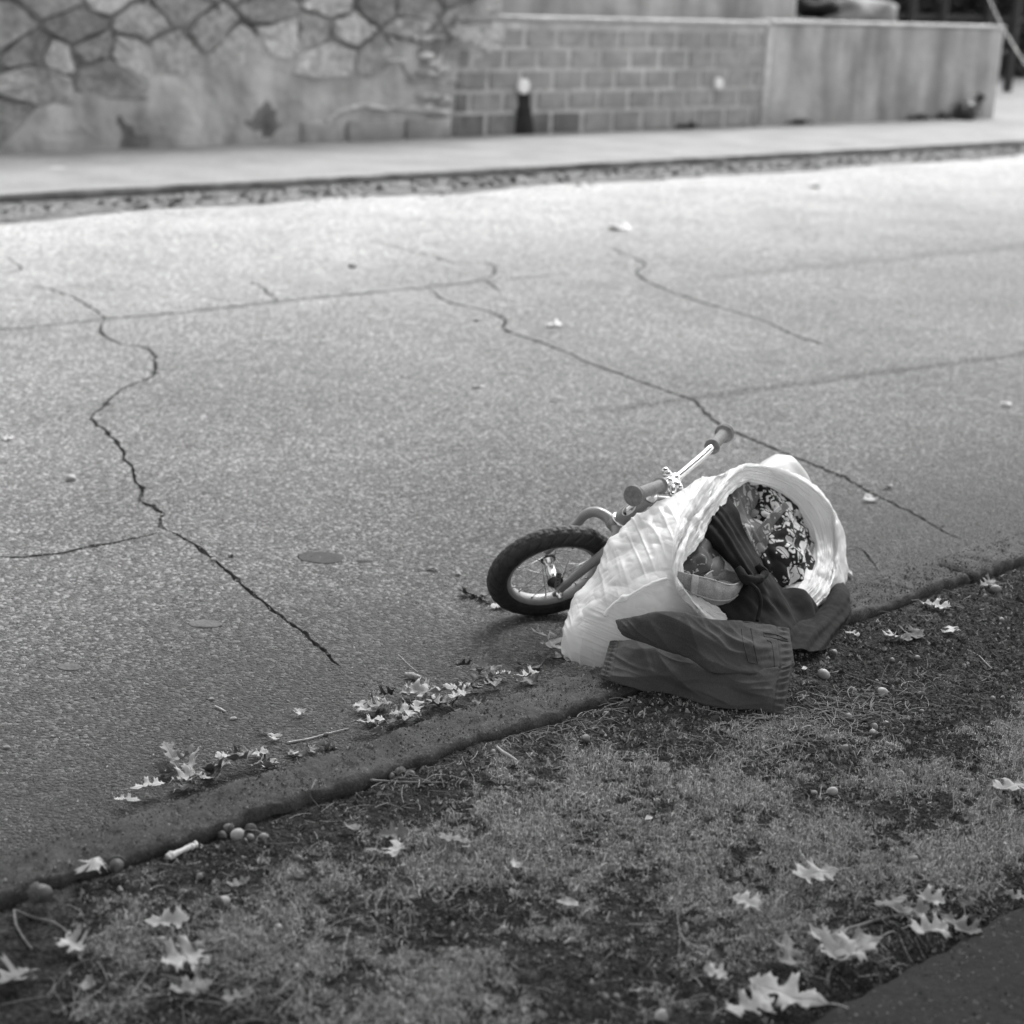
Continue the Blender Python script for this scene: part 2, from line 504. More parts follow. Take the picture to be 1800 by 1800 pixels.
# ---- near pavement slab (bottom right), rounded broken edge
m_pave = mat('dark_pavement', .019, .88, .3, var=[(8, .2, 4), (90, .3, 3)], bump=[(260, .5, .003), (40, .5, .006)], speck=[(130, .66, .12), (48, .70, .10)])
nx = 900
xs = np.linspace(-2, 9, nx)
prof = [(1.262, -.02), (1.262, .03), (1.258, .055), (1.248, .068), (1.235, .073)] + [(1.235 - .03 * k, .074) for k in range(1, 12)] + [(.3, .074), (-1.5, .074)]
V = np.zeros((nx, len(prof), 3))
for j, (y, z) in enumerate(prof):
    edge = noise(np.stack([xs * 6, xs * 0, xs * 0], 1), 6) * .014 + noise(np.stack([xs * 34, xs * 0, xs * 0], 1), 7) * .006
    V[:, j] = stk(xs, y + (edge if j < 6 else 0), z + fbm(np.stack([xs * 30, xs * 0 + y * 30, xs * 0], 1), 2, 8) * .0015 * (z > .06))
tag(obj('near_pavement', V.reshape(-1, 3), grid_faces(nx, len(prof)), m_pave), kind='structure')

# ---- far pavement slab with its kerb face
m_fpave = mat('pale_concrete', .20, .9, .2, var=[(2.0, .16, 5), (25, .12, 3)], bump=[(60, .4, .004)], speck=(3.5, .70, .30))
m_fkerb = mat('far_kerb_face', .10, .9, .2, var=(8, .45, 4), bump=[(40, .8, .01)])
nx = 420
xs = np.linspace(-4, 60, nx)
FH = .075
prof = [(FKY, -.02), (FKY, .035), (FKY + .005, .065), (FKY + .02, FH), (FKY + .15, FH), (FKY + .5, FH), (11, FH), (WY + .8, FH)]
V = np.zeros((nx, len(prof), 3))
for j, (y, z) in enumerate(prof):
    V[:, j] = stk(xs, y + (noise(np.stack([xs * 2.2, xs * 0, xs * 0], 1), 6) * .02 if j < 5 else 0), z + noise(np.stack([xs * 3, xs * 0 + y, xs * 0], 1), 8) * .006 * (z > .06))
fpv = tag(obj('far_pavement', V[:, 3:].reshape(-1, 3), grid_faces(nx, len(prof) - 3, flip=True), m_fpave), kind='structure')
obj('kerb_face', V[:, :4].reshape(-1, 3), grid_faces(nx, 4, flip=True), m_fkerb, fpv)
# pavement beyond the end of the wall
tag(obj('side_yard', [(18.60, WY + .8, .075), (60, WY + .8, .075), (60, 40, .075), (18.60, 40, .075)], [[0, 1, 2, 3]], m_fpave), kind='structure')

# ---- gutter litter along the far kerb (uncountable)
m_litter = mat('gutter_litter', .20, .9, .2, var=(30, .6, 4))
rl = np.random.default_rng(11)
n = 5200
lx = rl.uniform(3.2, 24, n); ly = FKY - .03 - np.abs(rl.normal(0, .20, n)).clip(0, .9)
keep = noise(np.stack([lx * .9, ly * 2, lx * 0], 1), 3) > -.35 - .6 * (FKY - ly < .35)
lx, ly = lx[keep], ly[keep]
def flakes(x, y, z, size, rng, tilt=.6, aspect=.6):
    n = len(x)
    a = rng.uniform(0, 2 * np.pi, n)
    u = np.stack([np.cos(a), np.sin(a), rng.normal(0, tilt, n) * .5], 1) * size[:, None]
    v = np.stack([-np.sin(a), np.cos(a), rng.normal(0, tilt, n)], 1) * (size * aspect)[:, None]
    c = np.stack([x, y, z + size * .3], 1)
    V = np.stack([c - u, c - v * .8, c + u * .9, c + v, ], 1)
    V[:, 1, 2] += size * rng.uniform(-.2, .5, n)
    V[..., 2] = np.maximum(V[..., 2], (z + .001)[:, None])
    return V.reshape(-1, 3), np.arange(n * 4).reshape(n, 4)
V, F = flakes(lx, ly, lx * 0 + .002, rl.uniform(.012, .042, len(lx)), rl)
tag(obj('gutter_litter', V, F, m_litter, smooth=False), 'strip of broken leaf litter and grit lying along the far kerb', kind='stuff')
# dirty strip of silt the litter lies in
m_silt = mat('gutter_silt', .115, .95, .2, var=[(6, .5, 5), (40, .4, 3)], bump=[(50, .8, .01)])
nx, ny = 500, 10
xs = np.linspace(-3, 50, nx)
e = .50 + noise(np.stack([xs * .8, xs * 0, xs * 0], 1), 12) * .22 + noise(np.stack([xs * 4, xs * 0, xs * 0], 1), 13) * .08
V = np.zeros((nx, ny, 3))
for j in range(ny):
    t = j / (ny - 1)
    V[:, j] = stk(xs, FKY + .01 - e * t, .004 + .018 * (1 - t) ** 1.3 + .006 * (noise(np.stack([xs * 5, xs * 0 + t * 4, xs * 0], 1), 4) + .3).clip(0) * (1 - t))
tag(obj('gutter_silt', V.reshape(-1, 3), grid_faces(nx, ny), m_silt), kind='structure')
# ================================================================== FAR WALLS
m_block = mat('concrete_block', .32, .9, .2, var=[(1.1, .22, 4), (9, .18, 4)], bump=[(120, .5, .003)])
m_block_dark = mat('stained_block', .18, .9, .2, var=[(3, .35, 4), (9, .2, 4)], bump=[(120, .5, .003)])
m_mortar = mat('pale_mortar', .55, .9, .2, var=[(2.5, .25, 4), (25, .2, 3)], bump=[(90, .6, .004)])
m_cap = mat('cement_cap', .40, .9, .2, var=[(2, .22, 5), (16, .2, 3)], bump=[(60, .6, .006)])
m_stone = mat('rubble_stone', .32, .9, .25, var=[(3, .30, 5), (18, .30, 4)], bump=[(25, .8, .02), (90, .5, .006)])
m_stone2 = mat('rubble_stone_pale', .46, .9, .25, var=[(3, .25, 5), (18, .30, 4)], bump=[(25, .8, .02), (90, .5, .006)])
m_stone3 = mat('rubble_stone_dark', .24, .9, .25, var=[(3, .35, 5), (18, .30, 4)], bump=[(25, .8, .02), (90, .5, .006)])
m_joint = mat('deep_joint', .19, .95, .1, var=(7, .5, 4), bump=[(40, .8, .01)])
m_stain = mat('rust_stain', .025, .9, .2, var=(9, .4, 4))
m_white_pipe = mat('white_plastic_pipe', .85, .35, .5)
# streaked render: vertical runs of dirt, they hang from the top of the wall
def streaky(name, col, amt=.35, sc_=(3.2, 3.2, .55)):
    m = bpy.data.materials.new(name); m.use_nodes = True
    N, L, B = nodes(m)
    g = N.new('ShaderNodeNewGeometry'); mp = N.new('ShaderNodeMapping'); mp.inputs['Scale'].default_value = sc_
    L.new(g.outputs['Position'], mp.inputs[0])
    n1 = N.new('ShaderNodeTexNoise'); n1.inputs['Scale'].default_value = 1; n1.inputs['Detail'].default_value = 5; L.new(mp.outputs[0], n1.inputs['Vector'])
    n2 = N.new('ShaderNodeTexNoise'); n2.inputs['Scale'].default_value = 2.2; n2.inputs['Detail'].default_value = 7; n2.inputs['Roughness'].default_value = .65; L.new(g.outputs['Position'], n2.inputs['Vector'])
    def rg(s, c, d):
        r = N.new('ShaderNodeMapRange'); L.new(s, r.inputs[0])
        for k, v in zip((1, 2, 3, 4), (.34, .66, c, d)): r.inputs[k].default_value = v
        return r.outputs[0]
    def mu(a, b):
        r = N.new('ShaderNodeMath'); r.operation = 'MULTIPLY'; L.new(a, r.inputs[0])
        if isinstance(b, float): r.inputs[1].default_value = b
        else: L.new(b, r.inputs[1])
        return r.outputs[0]
    L.new(mu(mu(rg(n1.outputs[0], 1 - amt, 1 + amt), rg(n2.outputs[0], 1 - amt * .6, 1 + amt * .6)), float(col)), B.inputs['Base Color'])
    B.inputs['Roughness'].default_value = .9; B.inputs['Specular IOR Level'].default_value = .2
    n3 = N.new('ShaderNodeTexNoise'); n3.inputs['Scale'].default_value = 14; n3.inputs['Detail'].default_value = 6; L.new(g.outputs['Position'], n3.inputs['Vector'])
    bp = N.new('ShaderNodeBump'); bp.inputs['Strength'].default_value = .7; bp.inputs['Distance'].default_value = .02
    L.new(n3.outputs[0], bp.inputs['Height']); L.new(bp.outputs[0], B.inputs['Normal'])
    return m
m_render = streaky('old_cement_render', .40, .34, (2.6, 2.6, 1.1))
m_conc = streaky('streaked_concrete', .37, .34)
m_upper = streaky('pale_upper_render', .42, .25)

# ---- concrete block wall: backing of mortar with every visible block proud of it
bw = empty('block_wall', (12.0, WY + .10, .1))
tag(bw, 'low wall of grey concrete blocks with pale mortar joints and a cement cap', 'wall')
bx0, bx1 = 10.17, 14.28
obj('mortar', *box(bx0, bx1, WY, WY + .22, .07, 1.055), m_mortar, bw, smooth=False)
BLK = {}
rb = random.Random(4)
def block(x0, x1, z0, z1, yf, m):
    L_, Hh = round(x1 - x0, 3), round(z1 - z0, 3)
    key = (L_, Hh, m.name)
    if key not in BLK:
        v, f = box(-L_ / 2, L_ / 2, -.012, .03, -Hh / 2, Hh / 2)
        me = mesh('block', v, f, m, False)
        bm = bmesh.new(); bm.from_mesh(me); bmesh.ops.bevel(bm, geom=bm.edges[:], offset=.006, segments=1, affect='EDGES'); bm.to_mesh(me); bm.free()
        BLK[key] = me
    o = bpy.data.objects.new('block', BLK[key])
    o.location = ((x0 + x1) / 2 - bw.location.x, yf - bw.location.y + rb.uniform(-.004, .004), (z0 + z1) / 2 - bw.location.z)
    o.rotation_euler = (rb.uniform(-.006, .006), rb.uniform(-.008, .008), rb.uniform(-.004, .004))
    link(o, bw)
rows = [(.080, .255), (.29, .44), (.475, .625), (.66, .81), (.845, .985)]
for r, (z0, z1) in enumerate(rows):
    off = .2 if r % 2 else 0
    x = 10.145 - off + (.03 if r == 4 else 0)
    while x < bx1 - .05:
        a, b = max(x + .028, bx0 + .015), min(x + .397 - .028, bx1 - .02)
        if r == 3 and False: pass
        if b - a > .05:
            dark = (r < 4 and a < 10.25) or (r == 0 and a < 11.4 and rb.random() < .6)
            block(a, b, z0, z1, WY - .006, m_block_dark if dark else m_block)
        x += .397
cap = obj('cap', *box(bx0 - .02, bx1 + .01, WY - .035, WY + .25, 1.057, 1.10), m_cap, bw, smooth=False); bevel(cap, .008)
edge = obj('end_pier', *box(bx1 - .01, bx1 + .075, WY - .030, WY + .2, .07, 1.055), m_mortar, bw, smooth=False); bevel(edge, .015)

# white drain pipes sticking out of the block wall
for (px, py, lab, r_) in ((922, 152, 'round white pipe end above the dark stain in the block wall', .066), (1265, 147, 'round white pipe end near the right end of the block wall', .056)):
    c = py_(px, py, WY - .05)
    t = empty('drain_pipe', c); tag(t, lab, 'drain pipe', 'white pipe ends in the block wall')
    obj('pipe', *lathe(c + np.array([0, .09, 0]), (0, -1, 0), [(0, r_), (.088, r_), (.094, r_ - .004), (.094, r_ - .009)], 20), m_white_pipe, t)
    obj('pipe_plug', *lathe(c + np.array([0, .09, 0]), (0, -1, 0), [(.05, r_ - .010), (.091, r_ - .010), (.0925, .004)], 20), m_white_pipe, t)
# dark post-like stain and debris heap under the first pipe
c = py_(925, 200, WY - .02)
V, F = [], []
n = 40
zs = np.linspace(.46, .075, n)
for i, z in enumerate(zs):
    t = i / (n - 1)
    wd = .065 + .07 * t ** 1.3 + .018 * float(noise(np.array([z * 14, 0, 3.3]))) + .010 * float(noise(np.array([z * 40, 0, 1.3])))
    cx = 10.97 + .03 * t
    V += [(cx - wd, WY - .0205, z), (cx - wd * .6, WY - .03 - .02 * t, z), (cx + wd * .6, WY - .03 - .02 * t, z), (cx + wd, WY - .0205, z)]
tag(obj('stain', V, [list(q) for q in grid_faces(n, 4)], m_stain, bw), None)

# ---- smooth concrete wall to the right of it
m_cwtop = mat('worn_top_edge', .48, .9, .2, var=(6, .3, 4))
cw = empty('concrete_wall', (16.4, WY + .1, .1)); tag(cw, 'smooth weathered concrete wall with dark vertical streaks, right of the blocks', 'wall')
nx, nz = 120, 30
xs = np.linspace(bx1 + .075, 18.53, nx)
def slab(name, x0, x1, yf, yb, z0, z1, m, parent, amp=.012, nx=120, nz=24, seed=0, endslope=0):
    xs = np.linspace(x0, x1, nx); zs = np.linspace(z0, z1, nz)
    A = np.stack(np.meshgrid(xs, zs, indexing='ij'), -1)
    P = np.zeros((nx, nz + 1, 3))
    P[:, :nz, 0] = A[..., 0]; P[:, :nz, 2] = A[..., 1]
    P[:, :nz, 1] = yf + fbm(np.stack([A[..., 0] * 1.7, A[..., 1] * 1.7, A[..., 0] * 0], -1), 4, seed) * amp
    P[:, :nz, 2] += np.linspace(0, 1, nz)[None] * (noise(np.stack([xs * 2.5, xs * 0, xs * 0], 1), seed + 2) * amp * .8)[:, None]
    P[:, nz] = P[:, nz - 1]; P[:, nz, 1] = yb
    V = P.reshape(-1, 3)
    F = [list(q) for q in grid_faces(nx, nz + 1)]
    k = len(V)
    V = np.concatenate([V, [[x0, yb, z0], [x1, yb, z0]]])
    F.append([i for i in range(nz + 1)] + [k]); F.append([(nx - 1) * (nz + 1) + i for i in range(nz + 1)][::-1] + [k + 1])
    return obj(name, V, F, m, parent, smooth=True)
slab('wall_face', bx1 + .077, 18.53, WY - .01, WY + .22, .07, 1.085, m_conc, cw, .010, seed=3)
cp = obj('top_edge', *box(bx1 + .06, 18.55, WY - .028, WY + .24, 1.087, 1.115), m_cwtop, cw, smooth=False); bevel(cp, .008)

# ---- left: rubble stone wall, its lower part covered with cement render
sw = empty('stone_wall', (7.5, WY + .2, .1)); tag(sw, 'old rubble stone wall half covered by patchy cement render, left of the blocks', 'wall')
sx0, sx1, sz1 = 3.6, 10.15, 2.3
obj('joint_bed', *box(sx0, sx1, WY + .012, WY + .4, .07, sz1), m_joint, sw, smooth=False)
# upper edge of the render (world x, z) read off the photograph
edge_px = [(-60, 262), (0, 258), (30, 225), (55, 192), (95, 170), (135, 160), (180, 135), (205, 108), (235, 88), (275, 72), (340, 68), (420, 62), (500, 60), (560, 66), (640, 76), (720, 74), (800, 78)]
EP = np.array([py_(x, y, WY)[[0, 2]] for x, y in edge_px])
def render_top(x):
    return np.interp(x, EP[:, 0], EP[:, 1]) + noise(np.stack([np.atleast_1d(x) * 5, np.atleast_1d(x) * 0, np.atleast_1d(x) * 0], 1), 4) * .02
nx, nz = 320, 44
xs = np.linspace(EP[0, 0], sx1 + .015, nx)
top = np.maximum(render_top(xs), .11)
P = np.zeros((nx, nz + 1, 3))
for j in range(nz):
    t = j / (nz - 1)
    P[:, j] = stk(xs, xs * 0, .07 + (top - .07) * t)
A = P[:, :nz]
lip = np.exp(-((top[:, None] - A[..., 2]) / .03) ** 2)
P[:, :nz, 1] = WY - .01 - fbm(np.stack([A[..., 0] * 1.5, A[..., 2] * 1.5, 0 * A[..., 0]], -1), 5, 5) * .035 + lip * .02
P[:, nz] = P[:, nz - 1]; P[:, nz, 1] = WY + .06
obj('cement_render', P.reshape(-1, 3), grid_faces(nx, nz + 1), m_render, sw)
# stones: jittered course cells clipped against each other (Voronoi by half planes), then inset, domed and set proud
def clip_poly(poly, p, n):
    out = []
    for i in range(len(poly)):
        a, b = poly[i], poly[(i + 1) % len(poly)]
        da, db = (a - p).dot(n), (b - p).dot(n)
        if da <= 0: out.append(a)
        if da * db < 0: out.append(a + (b - a) * (da / (da - db)))
    return out
rs = random.Random(12)
seeds = []
z = .12
while z < sz1:
    h = rs.choice([.09, .15, .24, .30])
    x = sx0 + rs.uniform(0, .3)
    while x < sx1:
        wd = rs.choice([.16, .3, .5, .8])
        if z + h / 2 + .14 > float(render_top(x + wd / 2)[0]):
            seeds.append((x + wd / 2 + rs.uniform(-.07, .07), z + h / 2 + rs.uniform(-.06, .06)))
        x += wd
    z += h
S = np.array(seeds) * np.array([.62, 1.0])
for i, s in enumerate(S):
    if s[0] / .62 < 5.2: continue
    poly = [np.array(p) for p in ((s[0] - .25, s[1] - .2), (s[0] + .25, s[1] - .2), (s[0] + .25, s[1] + .2), (s[0] - .25, s[1] + .2))]
    for k in np.argsort(((S - s) ** 2).sum(1))[1:14]:
        d = S[k] - s
        poly = clip_poly(poly, s + d * .5, d)
        if len(poly) < 3: break
    if len(poly) < 3: continue
    c = sum(poly) / len(poly)
    poly = [c + (p - c) * rs.uniform(.93, .99) - (p - c) / (np.linalg.norm(p - c) + 1e-6) * .006 for p in poly]
    poly = np.array(poly) / np.array([.62, 1.0]); cc = poly.mean(0)
    # refine the outline so that it is not a clean polygon
    pts = []
    for a, b in zip(poly, np.roll(poly, -1, 0)):
        for t in (0, .33, .66):
            q = a + (b - a) * t
            if t == 0: q = cc + (q - cc) * .97
            pts.append(q + np.array([rs.gauss(0, .013), rs.gauss(0, .011)]))
    pts = np.array(pts); k = len(pts)
    proud = rs.uniform(.0, .026)
    V = [(p[0], WY + .06, p[1]) for p in pts] + [(p[0], WY + .012 - proud * .6, p[1]) for p in pts] + [(cc[0] + (p[0] - cc[0]) * .93, WY - .008 - proud + rs.gauss(0, .006), cc[1] + (p[1] - cc[1]) * .92) for p in pts] + [(cc[0], WY - .009 - proud, cc[1])]
    F = [[j, (j + 1) % k, k + (j + 1) % k, k + j] for j in range(k)] + [[k + j, k + (j + 1) % k, 2 * k + (j + 1) % k, 2 * k + j] for j in range(k)] + [[2 * k + j, 2 * k + (j + 1) % k, 3 * k] for j in range(k)]
    obj('stone', V, F, rs.choice([m_stone, m_stone, m_stone2, m_stone3]), sw, smooth=False)
# lip of broken render and two bare blocks at its lower right
lip_px = [(572, 216), (590, 203), (612, 192), (640, 186), (665, 190), (700, 191), (745, 194), (790, 197)]
LP = np.array([py_(x, y, WY - .03) for x, y in lip_px]); LP = cr(LP, np.linspace(0, len(LP) - 1, 50))
LP[:, 2] += noise(LP * 9, 3) * .012
obj('render_lip', *tube(LP, .020 + .018 * noise(LP * 7, 5), 8), m_stone2, sw)
for a, b, m in ((8.55, 8.93, m_block), (9.0, 9.55, m_block), (9.62, 10.1, m_block)):
    v = obj('footing_block', *box(a, b, WY - .055, WY + .03, .07, .235), m, sw, smooth=False); bevel(v, .012)
# rough mortar lumps at the joint with the block wall
rm = random.Random(9)
for i in range(26):
    x, zz = rm.uniform(9.45, 10.12), rm.uniform(.33, .95)
    if rm.random() > (x - 9.2) / .9: continue
    c = np.array([x, WY - .03, zz]); sx_, sz_ = rm.uniform(.05, .14), rm.uniform(.015, .04)
    v, f = lathe(c, (1, 0, 0), [(-sx_, .004), (-sx_ * .7, sz_ * .7), (0, sz_), (sx_ * .7, sz_ * .7), (sx_, .004)], 8)
    v = v + (noise(v * 30, 3) * .012)[:, None]
    obj('stone', v, f, m_stone if rm.random() < .6 else m_mortar, sw)

# ---- taller pale wall that stands behind the block wall
uw = empty('upper_wall', (12, 12.8, .1)); tag(uw, 'pale rendered retaining wall rising behind the low block wall', 'wall')
uy = 12.75
xa, xb = py_(780, 10, uy)[0], py_(1400, 10, uy)[0]
slab('wall_face', xa - 1.2, xb, uy, uy + .3, .05, 2.4, m_upper, uw, .02, seed=8)
# soil fill between the two walls
m_fill = mat('fill_soil', .12, .95, .2, var=[(3, .4, 5), (30, .4, 3)], bump=[(20, .8, .03)])
nx, ny = 160, 12
A = np.stack(np.meshgrid(np.linspace(3.6, 18.5, nx), np.linspace(WY + .2, uy + .4, ny), indexing='ij'), -1)
Zf = 1.02 + noise(np.stack([A[..., 0] * 1.5, A[..., 1] * 3, A[..., 0] * 0], -1), 3) * .04 + .0 * A[..., 0]
tag(obj('fill_soil', np.concatenate([A, Zf[..., None]], -1).reshape(-1, 3), grid_faces(nx, ny, flip=True), m_fill), kind='structure')
# bank of ground behind the concrete wall
A = np.stack(np.meshgrid(np.linspace(xb + .05, 18.35, 90), np.linspace(uy + .4, 17, 40), indexing='ij'), -1)
Zf = 1.04 + .09 * (A[..., 1] - uy - .4) * .2 + noise(np.stack([A[..., 0] * 1.1, A[..., 1] * 1.1, A[..., 0] * 0], -1), 6) * .10
tag(obj('bank_ground', np.concatenate([A, Zf[..., None]], -1).reshape(-1, 3), grid_faces(90, 40, flip=True), m_fill), kind='structure')

# ---- boulder and rubble on the bank, tarred dark clump at the wall foot
m_rock = mat('pale_rock', .22, .9, .2, var=(5, .3, 4), bump=[(20, .7, .02)])
m_black = mat('black_mass', .012, .8, .3, var=(12, .4, 3))
def rock(c, s, seed, m, name, nn=3, rough=.35):
    bm = bmesh.new(); bmesh.ops.create_icosphere(bm, subdivisions=nn, radius=1)
    V = np.array([v.co[:] for v in bm.verts]); F = [[v.index for v in f.verts] for f in bm.faces]; bm.free()
    V = V * (1 + fbm(V * 1.3, 3, seed)[:, None] * rough)
    V = V * np.asarray(s)
    return obj(name, V + np.asarray(c), F, m, None, loc=c)
o = rock(py_(1515, 28, 14.2), (.55, .4, .26), 4, m_rock, 'boulder'); tag(o, 'pale boulder on the bank behind the concrete wall', 'boulder')
o = rock(py_(1432, 8, 13.6), (.30, .25, .15), 9, m_black, 'dark_shrub_clump', 3, .5); tag(o, 'black clump of brush beside the pale upper wall', 'brush')
# clump at wall foot: a crumpled dark boot-like lump with an opening
c = py_(1702, 186, WY - .16)
hd = empty('crumpled_bag', (c[0], c[1], .075)); tag(hd, 'small crumpled dark bag lying at the foot of the concrete wall', 'bag')
bm = bmesh.new(); bmesh.ops.create_icosphere(bm, subdivisions=4, radius=1)
V = np.array([v.co[:] for v in bm.verts]); F = [[v.index for v in f.verts] for f in bm.faces]; bm.free()
V = V * (1 + fbm(V * 2, 3, 3)[:, None] * .3) * np.array([.17, .12, .12])
V[:, 2] += .085; V[:, 2] = np.maximum(V[:, 2], 0) + (V[:, 0] > 0) * V[:, 0] * .35
obj('bag_body', V + np.array([c[0], c[1], .075]), F, mat('dark_film', .04, .4, .5, var=(10, .3, 3), bump=[(40, .7, .01)]), hd)
obj('bag_neck', *tube([c + np.array([.1, -.02, .02]), c + np.array([.16, -.04, .08]), c + np.array([.17, -.06, .13])], [.05, .04, .06], 12), mat('dark_film_neck', .02, .4, .5), hd)
# small weeds at the wall foot
m_weed = mat('wall_weed', .05, .8, .2, var=(20, .3, 2))
rw = np.random.default_rng(8)
for px, py, wl_ in ((1405, 212, 'tuft of dark weeds at the left foot of the concrete wall'), (1210, 222, 'dark weeds at the foot of the block wall'), (1618, 205, 'small dark weeds left of the crumpled bag'), (1660, 203, 'dark weeds touching the crumpled bag at the wall')):
    c = py_(px, py, WY - .06); c[2] = .075
    n = 90
    V, F = flakes(c[0] + rw.normal(0, .07, n), c[1] + rw.normal(0, .025, n), .075 + np.abs(rw.normal(0, .02, n)), rw.uniform(.012, .03, n), rw, 1.2)
    o = obj('weed', V, F, m_weed, None, False, loc=(c[0], c[1], .075)); tag(o, wl_, 'weeds', 'weeds at the wall foot', 'stuff')

# ---- dark trees and a fence beyond, top right
m_leafdark = mat('dark_foliage', .022, .7, .3, var=(3, .5, 3))
m_trunk = mat('dark_bark', .03, .9, .2, var=(6, .4, 4))
rt = np.random.default_rng(21)
def tree(x, y, h, r, seed, lab):
    t = empty('tree', (x, y, 0))
    tg = tag(t, lab, 'tree', 'dark trees beyond the wall')
    P = [(x, y, -.05), (x + .1, y, h * .3), (x - .05, y + .1, h * .65), (x + .05, y, h * .9)]
    limbs = [tube(P, [.16, .13, .09, .04], 10)]
    for k in range(7):
        a = rt.uniform(0, 6.28); zz = h * rt.uniform(.15, .75)
        limbs.append(tube([(x, y, zz), (x + math.cos(a) * r * .4, y + math.sin(a) * r * .4, zz + .3), (x + math.cos(a) * r * .8, y + math.sin(a) * r * .8, zz + .7)], [.06, .04, .015], 6))
    obj('trunk', *join(*limbs), m_trunk, t)
    n = 9000
    d = rt.normal(size=(n, 3)); d /= np.linalg.norm(d, axis=1)[:, None]
    rad = rt.uniform(.35, 1, n) ** .5
    c = d * rad[:, None] * np.array([r, r, h * .52])
    keep = noise(c * 1.3 + seed * 3, seed) > -.22
    c = c[keep] + np.array([x, y, h * .55]); c = c[c[:, 2] > .05]
    n = len(c)
    u = rt.normal(size=(n, 3)); u /= np.linalg.norm(u, axis=1)[:, None]
    v = np.cross(u, rt.normal(size=(n, 3))); v /= np.linalg.norm(v, axis=1)[:, None]
    s = rt.uniform(.05, .11, n)[:, None]
    V = np.stack([c - u * s, c - v * s * .5, c + u * s, c + v * s * .5], 1).reshape(-1, 3)
    obj('crown', V, np.arange(n * 4).reshape(n, 4), m_leafdark, t, False)
for i, (x, y, h, r) in enumerate(((19.2, 20.5, 4.6, 1.9), (21.8, 19.6, 5.0, 2.0), (24.2, 18.6, 4.8, 2.0), (16.6, 21.5, 4.2, 1.8), (27, 18.8, 5, 2.1), (22.5, 22.5, 6, 2.4))):
    tree(x, y, h, r, i + 1, ['dark leafy tree just left of the gap beyond the wall end', 'dark tree straight behind the right end of the concrete wall', 'dark tree at the upper right corner behind the fence', 'low dark tree farthest left, above the pale boulder', 'dark tree outermost on the right beyond the guy cable', 'tall dark tree standing behind the others at upper right'][i])
# hedge mass under the trees
n = 26000
hx = rt.uniform(15, 32, n); hy = 18.6 - (hx - 15) * .06 + rt.uniform(0, .9, n); hz = rt.uniform(.05, 1.9, n)
c = np.stack([hx, hy, hz + .1 * noise(np.stack([hx * 2, hx * 0, hx * 0], 1), 2)], 1)
u = rt.normal(size=(n, 3)); u /= np.linalg.norm(u, axis=1)[:, None]
v = np.cross(u, rt.normal(size=(n, 3))); v /= np.linalg.norm(v, axis=1)[:, None]
s = rt.uniform(.05, .10, n)[:, None]
tag(obj('hedge', np.stack([c - u * s, c - v * s * .6, c + u * s, c + v * s * .6], 1).reshape(-1, 3), np.arange(n * 4).reshape(n, 4), m_leafdark, None, False),
    'dark hedge mass behind the concrete wall at the far right', 'hedge')
# wooden posts of a fence in front of the dark growth, and a guy wire down to the wall end
m_post = mat('dark_post', .05, .8, .3)
fr = empty('fence', (20.6, 15.2, .1)); tag(fr, 'dark post and rail fence in front of the trees at far right', 'fence')
for px, wd in ((1600, .035), (1735, .04), (1782, .05), (1655, .03)):
    p = py_(px, 60, 15.2)
    o = obj('post', *box(p[0] - wd, p[0] + wd, 15.15, 15.25, .05, 2.3), m_post, fr, smooth=False)
for zz in (1.1, 1.9):
    obj('rail', *box(17.2, 26, 15.252, 15.28, zz, zz + .06), m_post, fr, smooth=False)
m_wire = mat('steel_cable', .45, .4, .5, metal=.6)
a = py_(1735, -10, 12.6); b_ = py_(1762, 48, 12.2); c_ = py_(1812, 128, 11.4)
d_ = (b_ - a); 
wire0 = py_(1728, -25, 12.8); 
g0 = c_ + (c_ - b_) / abs((c_ - b_)[2]) * (c_[2] - .1)
wr = obj('guy_cable', *tube([a + (a - b_) * 3, a, b_, c_, g0], .0045, 6), m_wire, None, loc=g0); tag(wr, 'thin pale guy cable slanting down past the end of the wall', 'cable')
# ================================================================== THE CHILD'S BICYCLE, fallen against the bag
m_tyre = mat('black_rubber', .030, .62, .45, var=(60, .35, 3), bump=[(220, .4, .002)])
m_rim = mat('grey_painted_rim', .33, .38, .5, var=(40, .12, 3))
m_frame = mat('grey_frame_paint', .24, .30, .5, var=(30, .10, 3), coat=.3)
m_chrome = mat('chrome', .80, .20, .5, metal=1.0, var=(60, .10, 3))
m_steel = mat('dull_steel', .42, .35, .5, metal=.8, var=(90, .3, 3))
m_darkmetal = mat('greasy_dark_metal', .04, .45, .5, metal=.4, var=(90, .3, 3))
m_grip = mat('grey_rubber_grip', .21, .65, .4, var=(120, .22, 3), bump=[(400, .3, .001)])
m_sticker_w = mat('sticker_white', .75, .3, .5)
m_sticker_k = mat('sticker_black', .02, .3, .5)
m_saddle = mat('pale_saddle_vinyl', .40, .35, .5, var=(30, .08, 2))

HUB = np.array([2.6585, 2.7260, .1309])
AX_F = np.array([-.908, .120, .402]); AX_Y = np.array([-.345, -.760, -.551]); AX_S = np.array([.240, -.639, .731])
def fk(x, y, s):
    return HUB + x * AX_F + y * AX_Y + s * AX_S
bike = empty('bicycle', (float(HUB[0]), float(HUB[1]), 0))
tag(bike, "small child's bicycle lying on its side against the kerb behind the plastic bag", 'bicycle')

